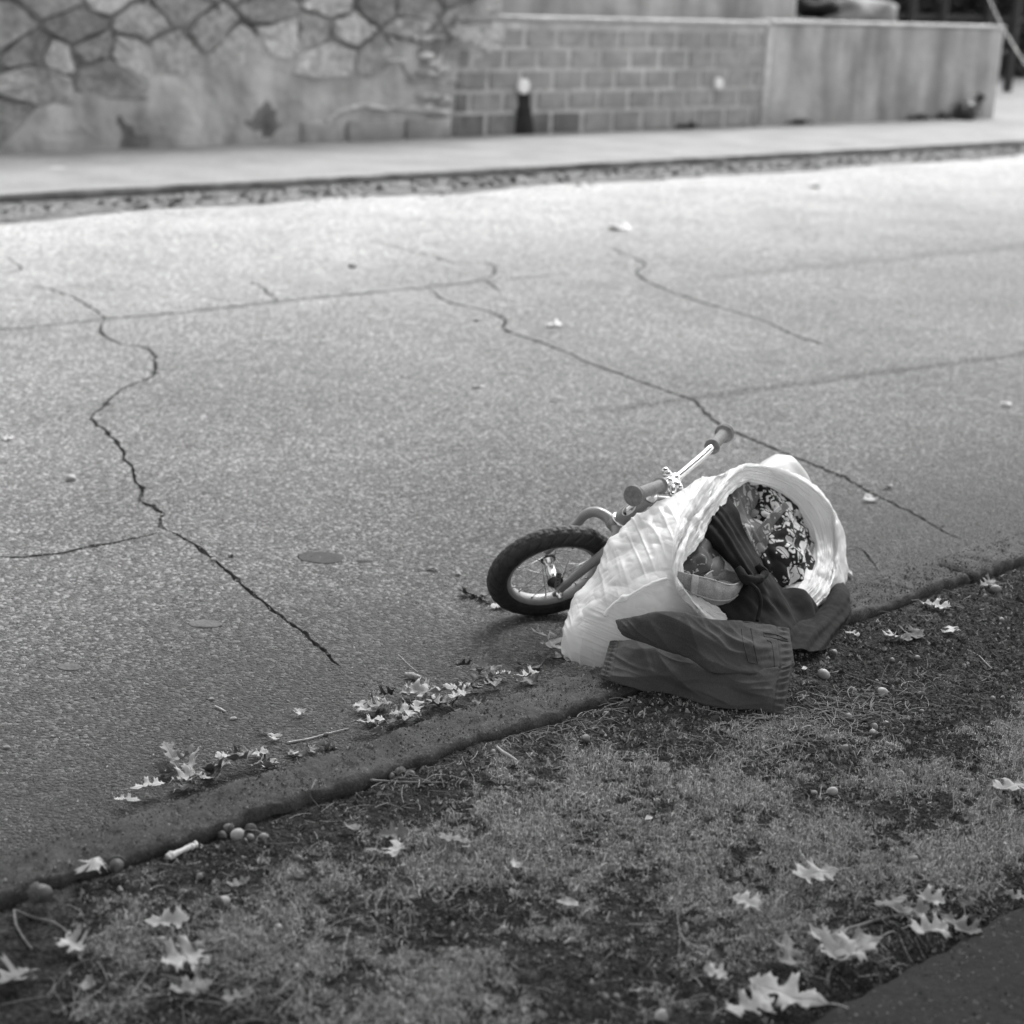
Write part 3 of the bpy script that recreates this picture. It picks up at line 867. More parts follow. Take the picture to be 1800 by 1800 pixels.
RM, RT = .1262, .0258      # tyre ring radius and section radius
def wheel_at(o, ax, af, asx, name='wheel'):
    wl = empty(name, tuple(np.array(o) - np.array(bike.location)), bike)
    def loc(p):
        p = np.asarray(p, float)
        return np.asarray(o) + p[:, 0:1] * af + p[:, 1:2] * ax + p[:, 2:3] * asx
    # tyre with cut S grooves
    na, nb = 720, 48
    a = np.linspace(0, 2 * np.pi, na, endpoint=False)[:, None]; b = np.linspace(-np.pi, np.pi, nb, endpoint=False)[None]
    prof = RT * (1 + 0 * a)
    side = np.sin(b)                       # -1..1 across the tread
    out = np.cos(b)
    rr = RT * np.where(out > 0, 1.0, .92) * (1 - .06 * np.abs(side) ** 4)
    tread = np.clip((out + .30) / .25, 0, 1)
    ph = (a * 30 / (2 * np.pi) + 1.05 * np.abs(b) ** 1.25 * .55 * np.sign(1)) % 1.0
    ph2 = (a * 30 / (2 * np.pi) + .5 - .75 * np.abs(b)) % 1.0
    g1 = np.exp(-((ph - .5) / .085) ** 2)
    g2 = np.exp(-((ph2 - .5) / .07) ** 2) * (np.abs(b) < .55)
    gc = np.exp(-((np.abs(b) - .16 - .05 * np.sin(a * 60)) / .05) ** 2)
    dip = np.maximum(np.maximum(g1 * (np.abs(b) > .12), g2), gc * .9) * .0027 * tread
    shoulder = np.exp(-((np.abs(b) - 1.35) / .05) ** 2) * .0008
    r = rr - dip + shoulder
    P = np.stack([(RM + r * out) * np.cos(a), r * side + 0 * a, (RM + r * out) * np.sin(a)], -1).reshape(-1, 3)
    obj('tyre', loc(P), grid_faces(na, nb, True, True, flip=True), m_tyre, wl)
    # rim
    pr = [(.1085, .0115), (.1105, .0135), (.1085, .0150), (.1045, .0150), (.1010, .0125), (.0975, .0080), (.0965, .0), (.0975, -.0080), (.1010, -.0125), (.1045, -.0150), (.1085, -.0150), (.1105, -.0135), (.1085, -.0115), (.104, 0)]
    na = 120
    aa = np.linspace(0, 2 * np.pi, na, endpoint=False)
    P = np.stack([np.stack([q[0] * np.cos(aa), q[1] + 0 * aa, q[0] * np.sin(aa)], -1) for q in pr], 1).reshape(-1, 3)
    obj('rim', loc(P), grid_faces(na, len(pr), True, True, flip=True), m_rim, wl)
    # hub shell, flanges, axle, nuts
    def ax_lathe(prof, m, nm, n=28):
        v, f = lathe((0, 0, 0), (0, 1, 0), prof, n)
        return obj(nm, loc(v), f, m, wl)
    ax_lathe([(-.036, .006), (-.036, .0135), (-.030, .0135), (-.029, .0095), (.026, .0095), (.027, .0135)], m_chrome, 'hub')
    ax_lathe([(.026, .0145), (.0275, .0185), (.031, .0185), (.032, .0150), (.036, .0150), (.037, .0120), (.041, .0100)], m_darkmetal, 'flange')
    ax_lathe([(-.0385, .0145), (-.036, .0175), (-.033, .0175), (-.032, .0130)], m_darkmetal, 'flange')
    ax_lathe([(-.075, .0035), (.078, .0035)], m_steel, 'axle', 12)
    ax_lathe([(.060, .0085), (.062, .0088), (.069, .0088), (.071, .0065), (.078, .0060), (.080, .003)], m_chrome, 'axle_nut', 6)
    ax_lathe([(-.071, .0085), (-.062, .0088)], m_chrome, 'axle_nut', 6)
    # 16 crossed spokes
    for k in range(16):
        sd_ = .0285 if k % 2 else -.034
        a0 = k * 2 * np.pi / 16 + .19
        off = .95 if (k // 2) % 2 else -.95
        p0 = np.array([.0165 * math.cos(a0 + off), sd_, .0165 * math.sin(a0 + off)])
        p1 = np.array([.0985 * math.cos(a0), sd_ * .10, .0985 * math.sin(a0)])
        p2 = p1 + (p0 - p1) * .10
        v, f = join(tube([p0, p2], [.00105, .00105], 6), tube([p2, p1], [.0019, .0021], 6))
        obj('spoke', loc(v), f, m_steel, wl)
    return wl
wheel_at(HUB, AX_Y, AX_F, AX_S)

# drilled torque washer lying along the near blade end
def blade(y, far=False):
    yy = y
    if far:
        pts = [(-.022, -.004, .186), (-.016, -.026, .184), (-.002, -.047, .170), (.006, -.056, .145), (.002, -.056, .110), (0, -.055, .03), (0, -.054, .0)]
    else:
        pts = [(-.022, .004, .192), (-.018, .028, .196), (-.014, .045, .180), (-.010, .052, .150), (-.006, .054, .100), (-.002, .055, .04), (0, .055, .0)]
    P = cr([fk(*p) for p in pts], np.linspace(0, len(pts) - 1, 40))
    return tube(P, np.interp(np.linspace(0, 1, 40), [0, .3, .75, 1], [.0135, .0125, .0095, .007]), 16)
frk = empty('fork', (0, 0, 0), bike)
obj('fork_blade', *blade(.05), m_frame, frk)
obj('fork_blade', *blade(-.05, True), m_frame, frk)
obj('fork_crown', *lathe(fk(-.022, 0, .180), AX_S, [(0, .010), (.002, .0165), (.026, .0175), (.030, .014)], 24), m_frame, frk)
def plate(c, u, v, n, lu, lv, th, m, nm, par, hole=0):
    """rounded flat bar"""
    k = 14
    pts = []
    for i in range(k):
        a = -np.pi / 2 + np.pi * i / (k - 1); pts.append((lu + lv * math.cos(a), lv * math.sin(a)))
    for i in range(k):
        a = np.pi / 2 + np.pi * i / (k - 1); pts.append((-lu + lv * math.cos(a), lv * math.sin(a)))
    V = [c + u * p[0] + v * p[1] + n * th for p in pts] + [c + u * p[0] + v * p[1] - n * th for p in pts]
    q = len(pts)
    F = [list(range(q)), list(range(q, 2 * q))[::-1]] + [[i, i + q, (i + 1) % q + q, (i + 1) % q] for i in range(q)]
    return obj(nm, V, F, m, par, smooth=False)
dirn = (fk(-.006, .054, .100) - fk(0, .055, 0)); dirn /= np.linalg.norm(dirn)
sidev = np.cross(dirn, AX_Y); sidev /= np.linalg.norm(sidev)
dsp = dirn * .75 - sidev * .66; dsp /= np.linalg.norm(dsp); dsv = np.cross(dsp, AX_Y)
plate(fk(0, .0595, 0) + dirn * .012, dirn, sidev, AX_Y, .020, .009, .0016, m_frame, 'dropout', frk)
tab = plate(fk(0, .0475, 0) + dsp * .026, dsp, dsv, AX_Y, .026, .0065, .0008, m_steel, 'retention_tab', frk)
for i in range(5):
    c = fk(0, .0475, 0) + dsp * (.008 + .011 * i)
    obj('tab_hole', *lathe(c + AX_Y * .0008, AX_Y, [(0, .0024), (.0003, .0024)], 10), m_sticker_k, frk)

# head tube, cups, sticker
HT0, HT1 = .213, .300
hx = -.0225
obj('head_tube', *lathe(fk(hx, 0, HT0), AX_S, [(0, .0175), (.004, .0190), (HT1 - HT0 - .004, .0190), (HT1 - HT0, .0175)], 32), m_frame, bike)
obj('headset_cup', *lathe(fk(hx, 0, HT0 - .010), AX_S, [(0, .0160), (.002, .0205), (.006, .0222), (.010, .0205)], 32), m_chrome, bike)
obj('headset_cup', *lathe(fk(hx, 0, HT1), AX_S, [(0, .0205), (.004, .0222), (.010, .0200), (.016, .0165), (.017, .010)], 32), m_chrome, bike)
# oval badge on the camera-facing side of the head tube
view = np.array([0, 0, CAM_H]) - fk(hx, 0, .25); view -= AX_S * view.dot(AX_S); view /= np.linalg.norm(view)
tang = np.cross(AX_S, view)
def badge(aw, sw_, off, m, nm, s0=.255, a0=-.35, star=0):
    k = 28
    V = []
    for ring in (0, 1):
        for i in range(k):
            t = 2 * np.pi * i / k
            rr_ = 1 + star * math.cos(5 * t)
            a = a0 + aw * math.cos(t) * rr_; s_ = s0 + sw_ * math.sin(t) * rr_
            rad = .0190 + (off if ring == 0 else 0)
            V.append(fk(hx, 0, s_) + rad * (view * math.cos(a) + tang * math.sin(a)))
    a = a0
    F = [list(range(k))] + [[i, i + k, (i + 1) % k + k, (i + 1) % k] for i in range(k)]
    return obj(nm, V, F, m, bike, False)
badge(.60, .022, .0006, m_sticker_w, 'head_badge')
badge(.26, .011, .0011, m_chrome, 'badge_emblem', .258, -.38, .18)
badge(.20, .0032, .0012, m_sticker_k, 'badge_bar', .240, -.18)

# frame tubes and rear of the bicycle (mostly behind the bag)
RH = np.array([3.235, 2.640, .1330])
UPF = AX_S * .94 + AX_F * .30; UPF /= np.linalg.norm(UPF)
fwd = HUB - RH; fwd /= np.linalg.norm(fwd)
latr = np.cross(UPF, fwd); latr /= np.linalg.norm(latr); upr = np.cross(fwd, latr)
if latr.dot(AX_Y) < 0: latr = -latr
wheel_at(RH, latr, fwd, upr)
BB = RH + fwd * .235 + upr * -.01
ST = BB - fwd * .085 + upr * .205
def tb(P, r, nm, m=m_frame, n=14, par=bike):
    P = np.array(P, float)
    if len(P) > 2: P = cr(P, np.linspace(0, len(P) - 1, 24))
    return obj(nm, *tube(P, r, n), m, par)
tb([fk(hx, 0, .232), fk(hx, 0, .232) * .5 + BB * .5 - upr * .02, BB], .0150, 'down_tube')
tb([fk(hx, 0, .285), ST - upr * .05], .0130, 'top_tube')
tb([BB, ST], .0140, 'seat_tube')
tb([ST, ST - fwd * .028 + upr * .085], .0110, 'seat_post', m_chrome)
for s_ in (-1, 1):
    tb([BB + latr * .03 * s_, RH + latr * .055 * s_], .0085, 'chain_stay')
    tb([ST - upr * .02 + latr * .015 * s_, RH + latr * .055 * s_], .0075, 'seat_stay')
obj('bottom_bracket', *lathe(BB - latr * .035, latr, [(0, .018), (.07, .018)], 24), m_frame, bike)
obj('chainring', *lathe(BB - latr * .048, latr, [(0, .050), (.003, .050)], 40), m_darkmetal, bike)
for s_ in (-1, 1):
    c0 = BB + latr * .055 * s_; c1 = c0 + (fwd * .5 - upr * .3) / .58 * .085 * s_
    cr_ = tb([c0, c1], .007, 'crank', m_steel)
    pd_ = obj('pedal', *tube([c1 + latr * .008 * s_, c1 + latr * .065 * s_], [.016, .016], 8), m_sticker_k, bike)

# saddle: the pale rounded nose and back edge show over the rim of the bag
sc_ = py_(1378, 868, 2.62)
sl = fwd; su_ = upr
def saddle():
    nu, nv = 40, 32
    V = np.zeros((nu, nv, 3))
    U = py_(1385, 845, 2.58)
    for i in range(nu):
        t = i / (nu - 1)
        wd = np.interp(t, [0, .06, .2, .45, .7, 1], [.020, .062, .078, .062, .032, .014])
        ht = np.interp(t, [0, .08, .3, 1], [.012, .030, .034, .016])
        for j in range(nv):
            a = 2 * np.pi * j / nv
            cx, cyy = math.cos(a), math.sin(a)
            yv = wd * np.sign(cx) * abs(cx) ** .75
            zv = ht * (np.sign(cyy) * abs(cyy) ** .8) * (1.0 if cyy > 0 else .55) + .012 * (t < .2) * (1 - t / .2)
            V[i, j] = U + sl * (t * .21 - .045) + latr * yv + su_ * zv
    f = [list(q) for q in grid_faces(nu, nv, cv=True)]
    f.append(list(range(nv))); f.append([(nu - 1) * nv + j for j in range(nv)][::-1])
    return V.reshape(-1, 3), f
obj('saddle', *saddle(), m_saddle, bike)

# stem, clamp and handlebar; depths measured from the stem
CL = fk(hx - .004, 0, .372)
ZC = float(((CL - np.array([0, 0, CAM_H])) @ CAM_R)[2])
cpx = 900 + FPX * float(((CL - np.array([0, 0, CAM_H])) @ CAM_R)[0]) / ZC
cpy = 900 + FPX * float(((CL - np.array([0, 0, CAM_H])) @ CAM_R)[1]) / ZC
def hb(px, py, dz): return pdepth(px, py, ZC + dz)
C0 = hb(1180, 846, 0)
obj('stem', *tube([fk(hx, 0, HT1 + .012), fk(hx, 0, HT1 + .045), C0 - AX_S * .010], [.0110, .0110, .0125], 20), m_chrome, bike)
_gi, _go = hb(1162, 853, -.060), hb(1112, 872, -.165)
_fi, _fo = hb(1251, 786, .104), hb(1275, 760, .190)
bar_pts = [_gi * .4 + _go * .6, _gi, hb(1172, 849, -.018), hb(1183, 844, .010), hb(1196, 835, .028), hb(1216, 818, .052), hb(1237, 800, .080), _fi, _fi * .5 + _fo * .5]
BP = cr(bar_pts, np.linspace(0, len(bar_pts) - 1, 70))
obj('handlebar', *tube(BP, .0090, 18), m_chrome, bike)
bdir = BP[30] - BP[24]; bdir /= np.linalg.norm(bdir)
# clamp: a split collar round the bar with two ears and their bolts
obj('bar_clamp', *lathe(C0 - bdir * .020, bdir, [(0, .0115), (.001, .0145), (.010, .0150), (.012, .0138), (.028, .0138), (.030, .0150), (.039, .0145), (.040, .0115)], 28), m_chrome, bike)
vup = -CAM_R[:, 1]; vrt = CAM_R[:, 0]; vto = -CAM_R[:, 2]
def earbolt(px, py, dz, ex, r, L_, nm, axis):
    c = hb(px, py, dz)
    obj(nm, *tube([C0 + (c - C0) * .25, C0 + (c - C0) * .8, c], [.012, .0105, .008], 14), m_chrome, bike)
    v, f = lathe(c - axis * L_ * .5, axis, [(0, r * .7), (.001, r), (L_ * .75, r), (L_, r * .6)], 20)
    bm_ = obj('clamp_bolt', v, f, m_chrome, bike)
    obj('bolt_socket', *lathe(c + axis * (L_ * .5 - .0004), axis, [(0, r * .38), (.0012, r * .38)], 6), m_darkmetal, bike)
ax1 = vto * .75 + vup * .35 - vrt * .2; ax1 /= np.linalg.norm(ax1)
earbolt(1170, 829, .000, 0, .0085, .022, 'clamp_ear', ax1)
earbolt(1196, 858, -.012, 0, .0065, .016, 'clamp_ear', ax1)
earbolt(1183, 870, -.022, 0, .0065, .016, 'clamp_ear', ax1)
obj('stem_wedge', *tube([fk(hx, 0, .33), C0 - vup * .012], [.0135, .0150], 20), m_chrome, bike)

# grips
def grip(p_in, p_out, nm='grip'):
    d = p_out - p_in; L_ = np.linalg.norm(d); d = d / L_
    pf = [(0, .0105), (.001, .0178), (.0045, .0182), (.006, .0142), (.010, .0132)]
    x = .010
    while x < L_ - .024:
        pf += [(x + .001, .0132), (x + .0018, .0127), (x + .0026, .0132)]; x += .0055
    pf += [(L_ - .022, .0135), (L_ - .016, .0150), (L_ - .014, .0205), (L_ - .0115, .0222), (L_ - .0095, .0222), (L_ - .0085, .0206), (L_ - .0072, .0206), (L_ - .0062, .0224), (L_ - .003, .0228), (L_ - .0008, .0222), (L_, .0208), (L_ + .0002, .0030), (L_ - .003, .0012)]
    return obj(nm, *lathe(p_in, d, pf, 40), m_grip, bike)
gn = grip(hb(1162, 853, -.060), hb(1112, 872, -.165))
tag(gn, 'near grey grip, its round end cap facing the camera')
gf = grip(hb(1251, 786, .104), hb(1275, 760, .190))
tag(gf, 'far grey grip pointing up and away')
# ================================================================== THE PLASTIC BAG AND THE CLOTHES
m_bag = bpy.data.materials.new('thin_white_plastic'); m_bag.use_nodes = True
N, L, B = nodes(m_bag)
out = N['Material Output']
B.inputs['Base Color'].default_value = (.90, .90, .90, 1); B.inputs['Roughness'].default_value = .36; B.inputs['Specular IOR Level'].default_value = .5
tr = N.new('ShaderNodeBsdfTranslucent'); tr.inputs[0].default_value = (.88, .88, .88, 1)
mx = N.new('ShaderNodeMixShader'); mx.inputs[0].default_value = .38
L.new(B.outputs[0], mx.inputs[1]); L.new(tr.outputs[0], mx.inputs[2]); L.new(mx.outputs[0], out.inputs['Surface'])
g = N.new('ShaderNodeNewGeometry')
mp = N.new('ShaderNodeMapping'); mp.inputs['Rotation'].default_value = (.5, .55, .35); mp.inputs['Scale'].default_value = (16, 90, 90)
L.new(g.outputs['Position'], mp.inputs[0])
n1 = N.new('ShaderNodeTexNoise'); n1.inputs['Scale'].default_value = 1; n1.inputs['Detail'].default_value = 3; n1.inputs['Distortion'].default_value = .6; L.new(mp.outputs[0], n1.inputs['Vector'])
bpn = N.new('ShaderNodeBump'); bpn.inputs['Strength'].default_value = .18; bpn.inputs['Distance'].default_value = .004
L.new(n1.outputs[0], bpn.inputs['Height']); L.new(bpn.outputs[0], B.inputs['Normal']); L.new(bpn.outputs[0], tr.inputs['Normal'])

bag = empty('plastic_bag', (2.75, 2.35, 0))
tag(bag, 'white plastic bag stuffed with clothes, leaning open on the kerb', 'bag')

def ringpts(T, Fs, Bp, back):
    """16 point ring: top, 7 front, bottom, 7 back"""
    return [T] + Fs + [Bp] + back
def R8(T, F1, F2, F3, Bt, K1, K2, K3):
    P = cr(np.array([T, F1, F2, F3, Bt, K1, K2, K3]), np.arange(16) / 2.0, closed=True)
    return P
def body(T, F, Bt, depth, lift=0.0):
    """T, F1..F3, Bt as (px,py,y); the hidden back is rounded off behind them"""
    t = py_(*T); f = [py_(*q) for q in F]; b = py_(*Bt)
    mid = (t + b) / 2; ax = t - b
    back = np.array([.68, .73, -.18]); back /= np.linalg.norm(back)
    K1 = b + ax * .06 + back * depth * .75; K2 = mid + back * depth; K3 = t - ax * .16 + back * depth * .5
    for k in (K1, K2, K3): k[2] = max(k[2], .012)
    return R8(t, f[0], f[1], f[2], b, K1, K2, K3)
rings = []
rings.append(body((988, 1122, 2.42), [(986, 1130, 2.415), (986, 1140, 2.41), (988, 1150, 2.40)], (996, 1156, 2.40), .02))
rings.append(body((996, 1090, 2.43), [(993, 1112, 2.39), (1003, 1140, 2.365), (1015, 1160, 2.36)], (1030, 1170, 2.37), .06))
rings.append(body((1012, 1045, 2.45), [(1020, 1080, 2.37), (1035, 1120, 2.335), (1052, 1155, 2.33)], (1068, 1172, 2.335), .10))
rings.append(body((1042, 1003, 2.455), [(1052, 1045, 2.36), (1070, 1090, 2.31), (1092, 1135, 2.285), ], (1112, 1165, 2.29), .14))
rings.append(body((1068, 952, 2.455), [(1090, 1005, 2.35), (1112, 1060, 2.29), (1135, 1110, 2.265)], (1150, 1150, 2.26), .14))
rings.append(body((1108, 917, 2.445), [(1132, 965, 2.35), (1150, 1025, 2.285), (1172, 1085, 2.255)], (1195, 1135, 2.25), .14))
rings.append(body((1163, 882, 2.435), [(1170, 935, 2.35), (1175, 1005, 2.285), (1195, 1060, 2.255)], (1222, 1118, 2.25), .17))
rings.append(body((1226, 850, 2.445), [(1205, 905, 2.36), (1185, 985, 2.290), (1205, 1050, 2.255)], (1250, 1105, 2.25), .20))
def L16(rows):
    return np.array([py_(*r) for r in rows])
crest_pre = L16([(1300, 822, 2.49), (1262, 842, 2.455), (1240, 868, 2.415), (1220, 905, 2.375), (1202, 945, 2.335), (1188, 985, 2.298), (1185, 1010, 2.275), (1203, 1042, 2.25),
                 (1240, 1080, 2.235), (1290, 1112, 2.235), (1350, 1118, 2.25), (1410, 1095, 2.275), (1452, 1062, 2.31), (1468, 1010, 2.375), (1462, 925, 2.47), (1400, 838, 2.53)])
crest = L16([(1322, 817, 2.455), (1288, 832, 2.430), (1262, 858, 2.40), (1238, 892, 2.365), (1218, 928, 2.330), (1200, 965, 2.295), (1187, 1002, 2.265), (1200, 1042, 2.238),
             (1240, 1084, 2.215), (1290, 1104, 2.205), (1350, 1106, 2.215), (1408, 1084, 2.238), (1450, 1050, 2.265), (1470, 985, 2.330), (1464, 902, 2.40), (1408, 846, 2.455)])
lip = L16([(1326, 838, 2.435), (1294, 846, 2.415), (1272, 868, 2.385), (1250, 898, 2.350), (1230, 932, 2.318), (1210, 966, 2.288), (1194, 1000, 2.262), (1208, 1036, 2.240),
           (1246, 1072, 2.222), (1292, 1092, 2.215), (1348, 1092, 2.225), (1400, 1068, 2.246), (1434, 1036, 2.272), (1452, 985, 2.330), (1442, 918, 2.39), (1392, 862, 2.44)])
inner = L16([(1326, 852, 2.455), (1300, 855, 2.440), (1281, 868, 2.410), (1262, 896, 2.375), (1242, 934, 2.345), (1220, 966, 2.315), (1202, 998, 2.290), (1218, 1030, 2.265),
             (1252, 1060, 2.250), (1294, 1078, 2.245), (1346, 1074, 2.255), (1390, 1052, 2.272), (1420, 1022, 2.300), (1434, 980, 2.360), (1420, 925, 2.42), (1378, 872, 2.465)])
ctr = inner.mean(0)
deep = ctr + (inner - ctr) * .97 + np.array([.02, .085, -.01]); deep[:, 2] = np.maximum(deep[:, 2], .03)
deeper = ctr + (inner - ctr) * .72 + np.array([.0, .13, -.02]); deeper[:, 2] = np.maximum(deeper[:, 2], .035)
crest2 = crest + (lip - crest) * .10
rings = rings + [crest_pre, crest, crest2, lip, inner, deep, deeper]
RG = np.array(rings)
_jr = np.random.default_rng(14)
for k_ in (8, 9, 11, 12):
    j_ = np.convolve(np.tile(_jr.normal(0, 1, 16), 3), [.3, .5, .3], 'same')[16:32]
    cen_ = RG[k_].mean(0)
    RG[k_] = RG[k_] + (RG[k_] - cen_) / np.linalg.norm(RG[k_] - cen_, axis=1)[:, None] * j_[:, None] * (.006 if k_ < 10 else .004)
RG[10] = RG[9] + (RG[11] - RG[9]) * .10
RG[11] = RG[11] * .25 + (RG[9] * .5 + RG[12] * .5) * .75          # flatten the turned-in lip
NU, NV = 620, 460
S = surf(RG, NU, NV, cv=True)
Nrm = normals(S, True)
# outward check
if ((S - S.mean(axis=(0, 1))) * Nrm).sum() < 0: Nrm = -Nrm
uu = np.linspace(0, len(rings) - 1, NU)[:, None]; vv = np.linspace(0, 16, NV, endpoint=False)[None]
# wrinkle field: plane coordinates seen square-on, creases run down to the right over the belly, along the tube near the mouth
ex = CAM_R[:, 0]; ey = CAM_R[:, 1]
a_ = S @ ex; b_ = S @ ey
def creases(dx, dy, across, along, seed, sharp=1.5):
    n_ = math.hypot(dx, dy); dx, dy = dx / n_, dy / n_
    p = (a_ * dx + b_ * dy) / along; q = (-a_ * dy + b_ * dx) / across
    wv = noise(np.stack([p * .8, q * .12, S[..., 1] * 3], -1), seed + 3) * .9
    v = noise(np.stack([p, q + wv, S[..., 1] * 2.5], -1), seed)
    return (1 - np.abs(v) * 2.6).clip(0, 1) ** 1.4 - .25
belly = np.clip((uu - 1.0) / 1.2, 0, 1) * np.clip((7.3 - uu) / 1.4, 0, 1)
low = np.clip((vv - 1.6) / 2.2, 0, 1) * np.clip((9.5 - vv) / 2, 0, 1)
mouthw = np.clip((uu - 7.2) / .8, 0, 1)
def facets(scale, seed, p=1.0):
    v = np.abs(noise(S * scale, seed)); return v ** p
patchy = np.clip(noise(S * 6.5, 91) * 1.6 + .5, 0, 1)
d = belly * low * patchy * (creases(1, .42, .0105, .16, 1) * .0030 + creases(1, .30, .021, .22, 8) * .0030)
d += belly * ((facets(8, 101) - .22) * .018 + (facets(19, 103) - .25) * .0085 + (facets(41, 105) - .3) * .0030) * (1 - .45 * low)
d += belly * (1 - low) * (creases(.30, 1, .022, .24, 21) * .0035)
rimu = np.stack([uu * 2.1 + 0 * vv, np.cos(vv / 16 * 2 * np.pi) * 1.1 + 0 * uu, np.sin(vv / 16 * 2 * np.pi) * 1.1 + 0 * uu], -1)
rn = noise(rimu, 61); rn2 = noise(rimu * np.array([2.4, 1.5, 1.5]), 63)
rimw = np.clip((uu - 6.6) / .6, 0, 1)
d += rimw * ((1 - np.abs(rn) * 3.0).clip(0, 1) ** 2 * .0045 + (1 - np.abs(rn2) * 3.4).clip(0, 1) ** 2 * .0022 - .002)
d += rimw * ((facets(9, 111) - .3) * .012 + (facets(24, 113) - .3) * .0055 + (facets(50, 115) - .3) * .0022 - .0015)
d += mouthw * (creases(.45, -1, .020, .25, 31) * .0022 * np.clip((8.2 - vv) / 3, 0, 1) + creases(.2, 1, .025, .22, 37) * .0022 * np.clip((vv - 6) / 3, 0, 1))
d += fbm(S * 7, 2, 6) * .005 * np.clip(uu / 2, .4, 1) * (1 - .5 * mouthw)
d += np.clip(2.2 - uu, 0, 1) * creases(.2, 1, .02, .1, 51) * .004
# a bulge from the handlebar end under the film
bul = py_(1250, 868, 2.42)
d += .016 * np.exp(-(np.linalg.norm(S - bul, axis=-1) / .05) ** 2) * (uu < 8)
# raised tie strand over the belly (stretched handle)
strand = np.array([[py_(x, y, 2.29)] for x, y in ((1108, 1052), (1090, 1052), (1065, 1078), (1140, 1025))])
S = S + Nrm * d[..., None]
S[..., 2] = np.where((S[..., 2] < .105) & (S[..., 1] < KY1 + .004) & (S[..., 1] > KY0), .105, S[..., 2])
S[..., 2] = np.maximum(S[..., 2], .006)
V = S.reshape(-1, 3)
F = [list(q) for q in grid_faces(NU, NV, cv=True)]
V = np.concatenate([V, [S[0].mean(0)]]); k = len(V) - 1
F += [[k, (j + 1) % NV, j] for j in range(NV)]
F += [[(NU - 1) * NV + j for j in range(NV)]]
obj('bag_film', V, F, m_bag, bag)
# stretched handle strand over the belly, with a knot
sp = [(1063, 1083, 2.302), (1072, 1068, 2.300), (1088, 1056, 2.298), (1105, 1048, 2.296), (1122, 1036, 2.294), (1140, 1026, 2.294), (1158, 1018, 2.290), (1175, 1016, 2.288)]
sp = np.array([py_(*q) for q in sp])
# push the strand onto the film surface
from mathutils.bvhtree import BVHTree
bvh = BVHTree.FromPolygons([tuple(v) for v in V], [tuple(int(i) for i in f) for f in F if len(f) <= 4])
def snap_px(px, py, off=.003):
    d_ = Vector(ray(px, py)).normalized()
    hit = bvh.ray_cast(Vector((0, 0, CAM_H)), d_)
    if hit[0] is None: return None
    return np.array(hit[0]) - np.array(d_) * off
sp = [snap_px(x, y, .0035) for x, y in ((1063, 1083), (1068, 1072), (1080, 1061), (1092, 1054), (1106, 1048), (1122, 1038), (1140, 1028), (1158, 1020), (1172, 1017))]
sp = cr(np.array([q for q in sp if q is not None]), np.linspace(0, len(sp) - 1, 50))
sp = sp + (noise(sp * 60, 3) * .0015)[:, None]
rr_ = .0030 + .0016 * noise(sp * 45, 7) + .004 * np.exp(-((np.arange(50) - 20) / 3.0) ** 2)
obj('handle_strand', *tube(sp, rr_, 10), m_bag, bag)
# ------------------------------------------------------------------ cloth materials
def fabric(name, col, rough=.9, weave=900, var=.12, bumpd=.0006):
    return mat(name, col, rough, .15, var=[(14, var, 4), (weave, .25, 1)], bump=[(weave, .5, bumpd), (45, .25, .004)])
m_shorts = fabric('dark_twill', .068, weave=700)
m_shorts_seam = fabric('seam_thread', .060, weave=900)
m_knit = fabric('black_cotton', .020, weave=700)
m_denim = fabric('pale_denim', .34, weave=520, var=.22, bumpd=.0009)
m_denim_seam = fabric('denim_seam', .42, weave=700)

